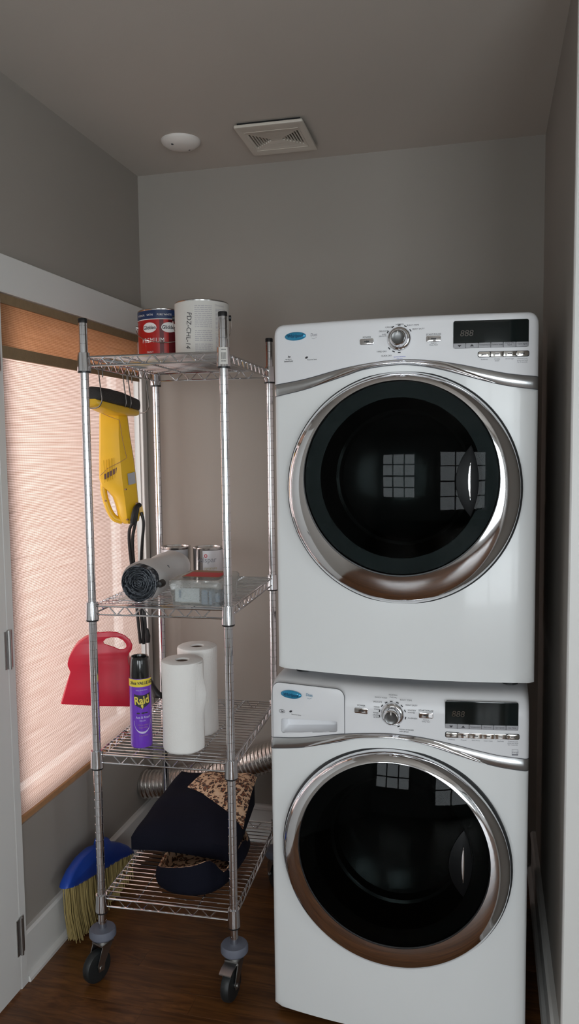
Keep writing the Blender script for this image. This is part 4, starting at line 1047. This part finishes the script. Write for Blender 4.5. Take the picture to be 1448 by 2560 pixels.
for sx_ in (-0.008, 0.006, 0.016): ell(bm, A2, cx_+sx_-0.004, 0.1085, 0.0055, 0.0022)
obj('black_shield', bm, inkk, t, None, recalc=False)
bm = BM(); put_text(bm, 'Raid', cx_-0.001, 0.1475, 0.034, A(ph, 0.0012), bold=0.0009, sx=0.78, rot=0.08)
put_poly(bm, [(cx_-0.004, 0.134), (cx_+0.004, 0.136), (cx_+0.0015, 0.129), (cx_+0.004, 0.1295), (cx_-0.001, 0.119), (cx_, 0.127), (cx_-0.003, 0.1265)], A(ph, 0.0012))
obj('yellow_lettering', bm, inky, t, None, recalc=False)
bm = BM(); put_text(bm, 'Ant & Roach', cx_+0.003, 0.095, 0.0105, A2, bold=0.0001, sx=0.85); put_text(bm, 'KILLER', cx_, 0.085, 0.006, A2)
put_text(bm, 'KILLS BUGS DEAD', cx_, 0.179, 0.0050, A2, sx=0.9)
for k in range(20):
    a0_, a1_ = PI+PI*k/20, PI+PI*(k+1)/20; w0, w1 = 0.0012+0.0050*math.sin(a0_-PI)**2, 0.0012+0.0050*math.sin(a1_-PI)**2
    put_poly(bm, [(cx_+0.027*math.cos(a0_), 0.085+0.040*math.sin(a0_)), (cx_+0.027*math.cos(a1_), 0.085+0.040*math.sin(a1_)), (cx_+(0.027-0.001)*math.cos(a1_), 0.085+(0.040-w1)*math.sin(a1_)), (cx_+(0.027-0.001)*math.cos(a0_), 0.085+(0.040-w0)*math.sin(a0_))], A2)
obj('white_lettering', bm, mat('print_lilac', (0.62, 0.56, 0.78), 0.5, var=0.05), t, None, recalc=False)
bm = BM(); put_text(bm, 'Kills on contact', cx_+0.002, 0.072, 0.0062, A2, sx=0.85); put_text(bm, 'Keeps killing', cx_+0.002, 0.064, 0.0062, A2, sx=0.85); put_text(bm, 'CAUTION', cx_+0.002, 0.039, 0.006, A2); obj('small_lettering', bm, mat('print_tan', (0.36, 0.20, 0.22), 0.5, var=0.05), t, None, recalc=False)

# ------------------------------------------------------------------ paper towels
def towel(px, Y, r, h, label, flap, lean):
    P = at(px, 1750, Y=Y); pc = Vector((P.x, Y, on_shelf(2))); ph = facing(pc)
    t = thing('paper_towel_roll', label, 'paper towel', pc)
    bm = BM(); n = 64; rings = []
    prof_ = [(0.021, 0.004), (r-0.004, 0.0), (r-0.001, 0.003), (r, 0.008), (r, h*0.5), (r, h-0.008), (r-0.0015, h-0.002), (r-0.005, h), (0.0215, h-0.001), (0.0200, h-0.004), (0.0200, 0.004)]
    for rr, z in prof_:
        rings.append([((rr+0.0009*math.sin(6*2*PI*k/n+z*20)*(rr/r)**4)*math.cos(2*PI*k/n), (rr+0.0009*math.sin(6*2*PI*k/n+z*20)*(rr/r)**4)*math.sin(2*PI*k/n), z) for k in range(n)])
    loft(bm, rings); obj('towel_roll', bm, tissue, t, 45)
    bm = BM(); lathe(bm, [(0.0199, 0.002), (0.0199, h-0.006), (0.0188, h-0.006), (0.0188, 0.002)], 28, cap0=False, cap1=False); obj('core_tube', bm, card, t)
    bm = BM(); lathe(bm, [(0.0187, 0.003), (0.001, 0.003)], 20, cap0=False, cap1=True); obj('core_bottom', bm, card, t)
    if flap:
        bm = BM(); rows_ = []
        for j in range(15):
            z = 0.006+(h-0.012)*j/14; row_ = []
            bul = 0.010*math.exp(-((z-h*0.62)/0.035)**2)+0.003
            for k in range(8):
                a = ph+0.62+0.50*k/7; q = k/7
                rr = r+0.0012+bul*q*q*1.0
                row_.append((rr*math.sin(a), -rr*math.cos(a), z))
            rows_.append(row_)
        loft(bm, rows_, False); obj('loose_sheet', bm, tissue, t, 60)
towel(458, 2.178, 0.0625, 0.272, 'paper towel roll with a loose end sheet beside the spray can', True, 0)
towel(496, 2.322, 0.0625, 0.278, 'paper towel roll standing behind the other towel roll', False, 0)

# ------------------------------------------------------------------ hooks on the left rim of the top shelf
hk0 = None
HKZ = SH[0]+0.011-0.0029
for tt, lb_ in ((0.105, 'wire S-hook at the front of the shelf rim holding the yellow vacuum'), (0.285, 'wire S-hook on the shelf rim, first of the middle pair'), (0.325, 'wire S-hook on the shelf rim, second of the middle pair'), (0.480, 'empty wire S-hook hanging beside the back post')):
    p = rk(0, tt, HKZ)
    if hk0 is None:
        bm = BM()
        pts_ = [(0.010, 0, -0.020), (0.0105, 0, -0.008), (0.009, 0, 0.004), (0.0, 0, 0.0095), (-0.0070, 0, 0.004), (-0.0055, 0, -0.012), (-0.002, 0, -0.040), (0.003, 0, -0.068), (0.0035, 0, -0.090), (-0.010, 0, -0.106), (-0.034, 0, -0.110), (-0.060, 0, -0.106), (-0.074, 0, -0.094), (-0.077, 0, -0.084)]
        tube(bm, smooth_path([(a, b, c-0.0015) for a, b, c in pts_], 5), 0.0019, 7)
        hk0 = obj('s_hook', bm, mat('backlit_hook_wire', (0.16, 0.15, 0.14), 0.4, 0.9, var=0.1)); hk = hk0  # wire colour darkened to look backlit
    else: hk = inst(hk0, None)
    hk.location = p; hk.rotation_euler = (0, 0, -0.35)
    tag(hk, lb_, 'hook', 'S-hooks on the top shelf rim')

# ------------------------------------------------------------------ yellow stick vacuum hanging upside down
VY = 2.45
vbase = at(300, 1165, Y=VY)
vac = thing('stick_vacuum', 'yellow hand stick vacuum hanging upside down from hooks under the top shelf', 'vacuum', vbase)
vd = Vector((vbase.x, vbase.y, 0)).normalized(); vr = Vector((vd.y, -vd.x, 0))      # away from the camera, and to its right
sc = (vbase-CAM).dot(FWD)/F_PX
def vp(px, py, dep=0.0): return vr*((px-300)*sc)+Vector((0, 0, -(py-1165)*sc))+vd*dep
lv = [(1026, 256, 300, 321, .026), (1040, 254, 300, 322, .034), (1090, 252.5, 299, 327, .038), (1150, 250, 301, 335, .043), (1195, 249, 304, 339, .046), (1214, 253, 306, 340.5, .046), (1226, 268, 307, 341, .046), (1242, 280, 309, 342, .044), (1265, 287, 311, 344, .042), (1288, 291, 313, 346, .040), (1303, 296, 315, 343, .032), (1309, 303, 316, 334, .022)]
bm = BM(); rings = []
for y, a, b, c, d in lv:
    rings.append([vp(a, y, d*0.75), vp(a-0.5, y, 0.0), vp(a+3, y, -d*0.45), vp((a+b)/2, y, -d*0.85), vp(b, y, -d*1.05), vp((b+c)/2+1, y, -d*0.8), vp(c-2, y, -d*0.45), vp(c, y, 0.0), vp(c, y, d*0.75), vp((a+c)/2, y, d)])
loft(bm, rings, True, True, True); bmesh.ops.subdivide_edges(bm, edges=[], cuts=0)
obj('motor_housing', bm, yellow, vac, 30)
bm = BM(); pts_ = smooth_path([vp(264, 1196), vp(259, 1212), vp(259, 1230), vp(264, 1254), vp(272, 1278), vp(284, 1296), vp(302, 1302)], 5)
tube(bm, pts_, 0.0105, 10, True, [0.0125-0.002*math.sin(PI*k/(len(pts_)-1)) for k in range(len(pts_))]); obj('handle_loop', bm, yellow, vac, 50)
bm = BM()
for k in range(5):                              # vent slots on the left facet
    x = 264+k*7.0; y = 1189-k*3.8; hw = 2.4
    prism(bm, [(x-hw, y-5), (x+hw, y-7), (x+hw, y+6), (x-hw, y+8)], lambda a, b: vp(a, b, -.0455*0.86-0.004+(b-1189)*0.0), lambda a, b: vp(a, b, -0.020))
obj('vent_slots', bm, mat('dark_red_slots', (0.09, 0.02, 0.01), 0.5, var=0.2), vac, None)
bm = BM()
for k in range(6): tube(bm, [vp(261+k*6, 1150-k*1.5, -0.0395), vp(262+k*6, 1205-k*3, -0.0420)], 0.0016, 6)
obj('grip_ribs', bm, yellow, vac, 50)
bm = BM(); tube(bm, [vp(255, 1032, -0.025), vp(280, 1044, -0.0345), vp(302, 1052, -0.0385), vp(308, 1100, -0.0400), vp(317, 1145, -0.0410), vp(300, 1155, -0.0465), vp(270, 1170, -0.0400), vp(251, 1188, -0.018)], 0.0009, 5); obj('housing_seam', bm, brownc, vac)
for q in ((262, 1210), (263, 1251), (312, 1222), (338, 1258), (314, 1297)):
    bm = BM(); c = vp(q[0], q[1], -0.010 if q[0] < 270 else (-0.046 if q[0] < 320 else -0.034))
    lathe(bm, [(0.0, -0.004), (0.0028, -0.004), (0.0028, 0.006)], 10, 'Y', c); obj('screw_hole', bm, brownc, vac)
bm = BM()
g_ = [vp(317, 1184, -0.0415), vp(334, 1180, -0.0270), vp(336, 1208, -0.0270), vp(319, 1212, -0.0425)]
cen = sum(g_, Vector())/4; nn = (g_[1]-g_[0]).cross(g_[3]-g_[0]).normalized()
if nn.dot(vd) > 0: nn = -nn
bm.faces.new([bm.verts.new(v+nn*0.0035) for v in g_]); bm.faces.new([bm.verts.new(v+nn*0.001) for v in g_[::-1]]); obj('rating_label', bm, keyg, vac, None)
# head with brush, lying along the shelf rim on the hooks
h0, h1 = rk(-0.036, 0.112, 0)-Vector((vbase.x, vbase.y, 0)), rk(-0.036, 0.425, 0)-Vector((vbase.x, vbase.y, 0))
hz0, hz1 = 1.778-vbase.z, 1.762-vbase.z
hd_ = (h1-h0).normalized(); hs = Vector((hd_.y, -hd_.x, 0))
def hp(s, a, z): return h0.lerp(h1, s)+hs*a+Vector((0, 0, z+hz0+(hz1-hz0)*s))
def headring(s, wid, zlo, zhi, n=20, sq=0.6):
    out = []
    for k in range(n):
        a = 2*PI*k/n; c, s_ = math.cos(a), math.sin(a)
        out.append(hp(s, wid*abs(c)**sq*(1 if c > 0 else -1), (zlo+zhi)/2+(zhi-zlo)/2*abs(s_)**sq*(1 if s_ > 0 else -1)))
    return out
bm = BM(); loft(bm, [headring(0.0, .022, -.020, .010), headring(0.012, .032, -.026, .018), headring(0.3, .036, -.030, .022), headring(0.55, .036, -.030, .022), headring(0.985, .032, -.030, .014), headring(1.0, .022, -.022, .006)], True, True, True); obj('brush_bar', bm, mat('brush_black', (0.018, 0.016, 0.015), 0.6, var=0.5, vscale=50, bump=0.8, bscale=160), vac, 40)
bm = BM(); loft(bm, [headring(0.0, .020, -.036, -.019), headring(0.02, .030, -.042, -.021), headring(0.35, .036, -.052, -.022), headring(0.62, .036, -.052, -.022), headring(0.96, .030, -.046, -.022), headring(0.985, .022, -.040, -.022)], True, True, True); obj('head_casing', bm, yellow, vac, 40)
ctr = vp(288, 1030); 
bm = BM(); nk = []
for f_, rr in ((0.0, 0.026), (0.35, 0.028), (0.7, 0.030), (1.0, 0.030)):
    c = hp(0.5, 0, -0.040).lerp(ctr, f_); nk.append([c+vr*rr*1.05*math.cos(2*PI*k/20)+vd*rr*math.sin(2*PI*k/20) for k in range(20)])
loft(bm, nk, True, True, True); obj('neck', bm, yellow, vac, 50)
# folded power cord
bm = BM()
for (pa) in ([(338, 1268, -.048), (330, 1300, -.050), (318, 1330, -.035), (320, 1400, -.02), (330, 1500, -.005), (334, 1560, 0), (339, 1630, 0)],
             [(341, 1268, -.046), (334, 1305, -.046), (326, 1350, -.030), (328, 1420, -.02), (340, 1520, -.004), (345, 1580, 0), (347, 1632, 0)],
             [(349, 1282, -.02), (354, 1310, -.02), (350, 1360, -.016), (346, 1420, -.012), (346, 1500, 0), (352, 1560, 0), (353, 1615, 0)]):
    tube(bm, smooth_path([vp(a, b, c+0.012+0.05*min(1, max(0, (b-1300)/120))) for a, b, c in pa], 6), 0.0056, 8)
obj('power_cord', bm, blackr, vac)
bm = BM(); tube(bm, smooth_path([vp(345, 1262, -.030), vp(336, 1268, -.046), vp(330, 1285, -.052), vp(326, 1306, -.050)], 4), 0.0085, 8); obj('cord_wrap', bm, blackp, vac)
bm = BM(); prism(bm, [(338, 1262), (352, 1266), (356, 1288), (345, 1292)], lambda a, b: vp(a, b, -0.004), lambda a, b: vp(a, b, 0.018)); obj('cord_hook', bm, yellow, vac, None)
bm = BM(); c = vp(357, 1615, 0.062); lathe(bm, [(0.0, -0.020), (0.009, -0.018), (0.011, 0.006), (0.006, 0.026), (0.004, 0.032)], 14, 'Z', c); obj('plug', bm, blackr, vac)

# ------------------------------------------------------------------ black nozzle at the back of the third shelf
P = at(391, 1746, Z=on_shelf(2)); P.z = on_shelf(2)
bm = BM(); rings = []
for z, wx, wy, dx in ((0.0, .020, .012, 0.0), (0.004, .022, .014, 0), (0.012, .021, .013, -.002), (0.026, .014, .012, -.011), (0.045, .010, .011, -.022), (0.062, .0085, .010, -.030), (0.075, .008, .0095, -.036)):
    rings.append([(dx+wx*math.cos(2*PI*k/20), wy*math.sin(2*PI*k/20), z) for k in range(20)])
loft(bm, rings, True, True, True)
nz_ = obj('crevice_nozzle', bm, blackp); nz_.location = P+Vector((-0.0, 0.014, 0)); tag(nz_, 'black flared vacuum nozzle standing behind the purple spray can', 'vacuum nozzle')

# ------------------------------------------------------------------ broom and dustpan
bx0, by0 = -1.292, 2.40
br = thing('broom', 'angled broom with blue cap and straw bristles against the left wall', 'broom', (bx0, by0, 0), 0)
def bp(px, py, off=0.0):
    q = at(px, py, X=bx0); return Vector((off, q.y-by0, q.z))
capo = [(157, 2222), (160, 2208), (175, 2175), (198, 2142), (225, 2118), (243, 2111), (247, 2095), (262, 2092), (270, 2103), (290, 2104), (312, 2112), (326, 2124), (328, 2134), (300, 2146), (270, 2164), (235, 2184), (200, 2206), (175, 2219)]
pts_ = [bp(*q) for q in capo]
bm = plate_mesh([(p.y, p.z) for p in pts_], [], 0.036, 0.010, lambda a, b, d: (d, a, b)); obj('broom_cap', bm, bluep, br, 45)
topl = [bp(*q) for q in ((166, 2214), (200, 2200), (235, 2180), (270, 2160), (300, 2143), (322, 2132))]
n_b = 0; bm = BM(); random.seed(5)
ya, yb2 = topl[0].y, topl[-1].y
def capz(y):
    for p, q in zip(topl, topl[1:]):
        if p.y <= y <= q.y: return p.z+(q.z-p.z)*(y-p.y)/(q.y-p.y)
    return topl[-1].z
def lowz(y):                                    # slanted cut of the bristles, lowest edge on the floor
    u = (y-ya)/(yb2-ya); return 0.002+0.012*abs(u-0.45)
for k in range(420):
    y = ya+(yb2-ya)*random.random(); x = random.uniform(-0.016, 0.016); u = (y-ya)/(yb2-ya)
    zt = capz(y)+0.01; zb_ = lowz(y)+random.uniform(0, 0.012)
    y2 = y+(0.35-u)*0.03+random.uniform(-.006, .006)+0.02; x2 = x*1.3+random.uniform(-.006, .006)
    pts_ = [(x, y, zt), ((x+x2)/2+random.uniform(-.002, .002), (y*0.55+y2*0.45)-0.008*(1-u), (zt+zb_)/2), (x2, y2, zb_)]
    tube(bm, pts_, 0.0018, 4, True)
o_ = obj('bristles', bm, straw, br, 60); o_['kind'] = 'stuff'
bm = BM(); hpx = bp(251, 2102); hpt = at(230, 1470, X=bx0-0.012)
tube(bm, [(0, hpx.y, hpx.z-0.012), (hpt.x-bx0, hpt.y-by0, hpt.z)], 0.0090, 14); obj('handle', bm, handlem, br)
# dustpan
A0 = at(155, 1757, Y=2.225); B0 = at(338, 1765, Y=2.300)
dx_ = (B0-A0); dx_.z = 0; dn = dx_.normalized(); nrm = Vector((dn.y, -dn.x, 0))
base = (A0+B0)/2
def dpt(cx__, cy__):                            # crop point -> plane through A0, B0
    px, py = 140+cx__/2.497, 1560+cy__/2.497
    d = ray(px, py); tt = (A0-CAM).dot(nrm)/d.dot(nrm); q = CAM+d*tt
    return (q-base).dot(dn), q.z-base.z
outl = [(35, 500), (62, 400), (90, 300), (74, 262), (72, 245), (85, 200), (130, 130), (200, 78), (270, 52), (330, 46), (380, 50), (430, 70), (462, 98), (478, 130), (474, 158), (456, 184), (446, 205), (452, 240), (470, 300), (490, 400), (505, 515), (270, 512)]
hole = [(296, 108), (312, 92), (345, 82), (385, 84), (418, 100), (438, 124), (440, 142), (425, 156), (398, 158), (360, 142), (322, 130), (300, 122)]
t = thing('dustpan', 'red plastic dustpan hung on the broom handle behind the wire rack', 'dustpan', base)
bm = plate_mesh([dpt(*q) for q in outl], [[dpt(*q) for q in hole]], 0.006, 0.002, lambda a, b, d: dn*a+nrm*d+Vector((0, 0, b))); obj('pan', bm, redp, t, 45)
bm = BM(); side = [dpt(*q) for q in ((35, 500), (62, 400), (90, 300), (74, 262), (72, 245), (85, 200), (130, 130), (200, 80), (270, 54))]
side = [tuple(v) for v in smooth_path([(a, b, 0) for a, b in side], 3)]
rows_ = []
for i, (a, b, _) in enumerate(side):
    dpth = 0.004+0.042*min(1.0, i/12.0)*max(0.15, 1-max(0, i-17)/8.0)
    inner = (a+0.0035, b-0.001)
    rows_.append([dn*a+Vector((0, 0, b))-nrm*0.002, dn*(a-0.004)+Vector((0, 0, b+0.001))-nrm*dpth, dn*(inner[0]-0.004)+Vector((0, 0, inner[1]+0.001))-nrm*dpth, dn*inner[0]+Vector((0, 0, inner[1]))-nrm*0.002])
loft(bm, rows_, True, True, True); obj('pan_wall', bm, redp, t, 45)
bm = BM(); side2 = [dpt(*q) for q in ((505, 515), (490, 400), (470, 300), (452, 240), (446, 205))]; rows_ = []
for i, (a, b) in enumerate(side2):
    dpth = 0.004+0.042*min(1.0, i/3.0); rows_.append([dn*a+Vector((0, 0, b))-nrm*0.002, dn*a+Vector((0, 0, b))-nrm*dpth, dn*(a-0.0035)+Vector((0, 0, b))-nrm*dpth, dn*(a-0.0035)+Vector((0, 0, b))-nrm*0.002])
loft(bm, rows_, True, True, True); obj('pan_wall', bm, redp, t, 45)
# clip that grips the broom handle
zc_ = base.z+0.12; q_ = (zc_-hpx.z)/(hpt.z-hpx.z); hx = Vector((bx0+(hpt.x-bx0)*q_, by0+hpx.y+(hpt.y-by0-hpx.y)*q_, 0))
bm = BM(); q0 = Vector((hx.x, hx.y, zc_))-base; q1 = dn*((hx-base).dot(dn))+Vector((0, 0, zc_-base.z))
dirc = (q0-q1).normalized(); wv_ = Vector((0, 0, 1)).cross(dirc).normalized()
for s in (-1, 1):
    c0 = q1+wv_*s*0.013; c1 = q0+wv_*s*0.013+dirc*0.006
    tube(bm, [c0, c1, c1-wv_*s*0.003+dirc*0.004], 0.004, 8)
obj('handle_clip', bm, redp, t)

# ------------------------------------------------------------------ black bags with leopard lining on the bottom shelf
zs = on_shelf(3)
c0 = Vector((-0.885, 2.318, zs))
t = thing('fabric_bag', 'open black cloth bag with leopard lining slumped on the bottom shelf', 'bag', c0)
def sack(z, sx, sy, shift, wob_, n=48, rim=False, ins=0.0):
    out = []
    for k in range(n):
        a = 2*PI*k/n; c, s = math.cos(a), math.sin(a)
        rx, ry = sx-ins, sy-ins
        sq = 0.75
        x = rx*abs(c)**sq*(1 if c > 0 else -1); y = ry*abs(s)**sq*(1 if s > 0 else -1)
        w_ = 1+wob_*(math.sin(3*a+z*40)+0.6*math.sin(7*a-z*25)+0.4*math.sin(12*a+z*60))
        zz = z
        if rim:                                  # the rim dips in front and is lifted at the right and the back
            ss = min(1, max(0, (-s-0.44)/0.4)); ss = ss*ss*(3-2*ss); cs_ = min(1, max(0, (c-0.93)/0.06)); zz = z+0.060*ss*(0.42+0.55*min(1, max(0, c+0.55)))+0.040*cs_*min(1, max(0, s+0.5))
        out.append((x*w_+shift[0]+(0.055*s if s > 0 else 0.0)*(z/0.1), y*w_+shift[1], zz))
    return out
bm = BM()
outr = [sack(0.0015, .105, .165, (0, 0), .0), sack(0.005, .118, .180, (0, 0), .006), sack(0.018, .127, .192, (0, 0), .014), sack(0.030, .128, .194, (0, 0.0), .016), sack(0.042, .124, .190, (0, 0), .018, rim=True), sack(0.049, .118, .184, (0, 0.0), .02, rim=True)]
inr = [sack(0.048, .112, .178, (0, 0), .02, rim=True), sack(0.032, .108, .172, (0, 0), .016), sack(0.012, .098, .155, (0, 0), .01)]
loft(bm, outr, True, True, False); obj('bag_shell', bm, cloth, t, 60)
bm = BM(); loft(bm, [outr[-1]]+inr, True, False, True); obj('leopard_lining', bm, leo, t, 60)
# second bag folded flat on top
c1 = Vector((-0.935, 2.42, zs+0.055))
t = thing('fabric_bag', 'folded black cloth bag with a turned-back leopard flap on the pile', 'bag', c1)
def slab(u, v):                                 # u left to right, v front to back; world coordinates
    xl_ = -1.112+0.045*v; xr_ = -0.762-0.030*v
    x = xl_+(xr_-xl_)*u; y = 2.265+0.33*v+0.012*math.sin(PI*u)*(1-2*v)
    return x, y
def ztop_(u, v):
    e = min(u, 1-u, v*0.9, 1-v)*9; e = min(1.0, e)**0.6
    return zs+0.092+0.016*(0.35+0.65*e)+0.092*v**0.9+0.016*math.sin(PI*u)*math.sin(PI*min(1, v*1.1))+0.003*math.sin(9*u+4*v)+0.002*math.sin(17*v-5*u)
def zbot_(u, v): return zs+0.0545+0.002*math.sin(6*u)+0.035*v
NU, NV = 26, 20
bm = BM(); gt, gb = [], []
for j in range(NV+1):
    rt_, rb_ = [], []
    for i in range(NU+1):
        u, v = i/NU, j/NV; x, y = slab(u, v); zt = ztop_(u, v); zb_ = zbot_(u, v)
        rt_.append(bm.verts.new((x-c1.x, y-c1.y, zt-c1.z)))
        rb_.append(rt_[-1] if False else bm.verts.new((x-c1.x, y-c1.y, zb_-c1.z)))
    gt.append(rt_); gb.append(rb_)
for j in range(NV):
    for i in range(NU):
        bm.faces.new((gt[j][i], gt[j][i+1], gt[j+1][i+1], gt[j+1][i])); bm.faces.new((gb[j][i], gb[j+1][i], gb[j+1][i+1], gb[j][i+1]))
for i in range(NU):
    bm.faces.new((gb[0][i], gb[0][i+1], gt[0][i+1], gt[0][i])); bm.faces.new((gb[NV][i+1], gb[NV][i], gt[NV][i], gt[NV][i+1]))
for j in range(NV):
    bm.faces.new((gb[j+1][0], gb[j][0], gt[j][0], gt[j+1][0])); bm.faces.new((gb[j][NU], gb[j+1][NU], gt[j+1][NU], gt[j][NU]))
obj('folded_bag', bm, cloth, t, 50)
# flap: quad in (u, v) with corners A (left), B (back left), C (back right), D (front right)
qa, qb, qc, qd = (0.27, 0.68), (0.40, 1.0), (1.0, 1.0), (1.0, 0.28)
bm = BM(); gt, gb = [], []
for j in range(15):
    a, b = [], []
    for i in range(21):
        s, r_ = i/20, j/14
        u = (qa[0]*(1-s)+qd[0]*s)*(1-r_)+(qb[0]*(1-s)+qc[0]*s)*r_; v = (qa[1]*(1-s)+qd[1]*s)*(1-r_)+(qb[1]*(1-s)+qc[1]*s)*r_
        x, y = slab(u, v); z = ztop_(min(max(u, .04), .96), min(max(v, .03), .97))+0.004+0.016*math.sin(PI*r_)*(0.4+0.6*s)+0.012*s*r_
        ov = max(0, (u-0.93)/0.07); x += 0.010*ov; z -= 0.018*ov*ov
        a.append(bm.verts.new((x-c1.x, y-c1.y, z-c1.z))); b.append(bm.verts.new((x-c1.x, y-c1.y, z-c1.z-0.0032)))
    gt.append(a); gb.append(b)
for j in range(14):
    for i in range(20):
        bm.faces.new((gt[j][i], gt[j][i+1], gt[j+1][i+1], gt[j+1][i])); bm.faces.new((gb[j][i], gb[j+1][i], gb[j+1][i+1], gb[j][i+1]))
for i in range(20):
    bm.faces.new((gb[0][i], gb[0][i+1], gt[0][i+1], gt[0][i])); bm.faces.new((gb[14][i+1], gb[14][i], gt[14][i], gt[14][i+1]))
for j in range(14):
    bm.faces.new((gb[j+1][0], gb[j][0], gt[j][0], gt[j+1][0])); bm.faces.new((gb[j][20], gb[j+1][20], gt[j+1][20], gt[j][20]))
obj('leopard_flap', bm, leo, t, 60)
bpy.context.view_layer.update()
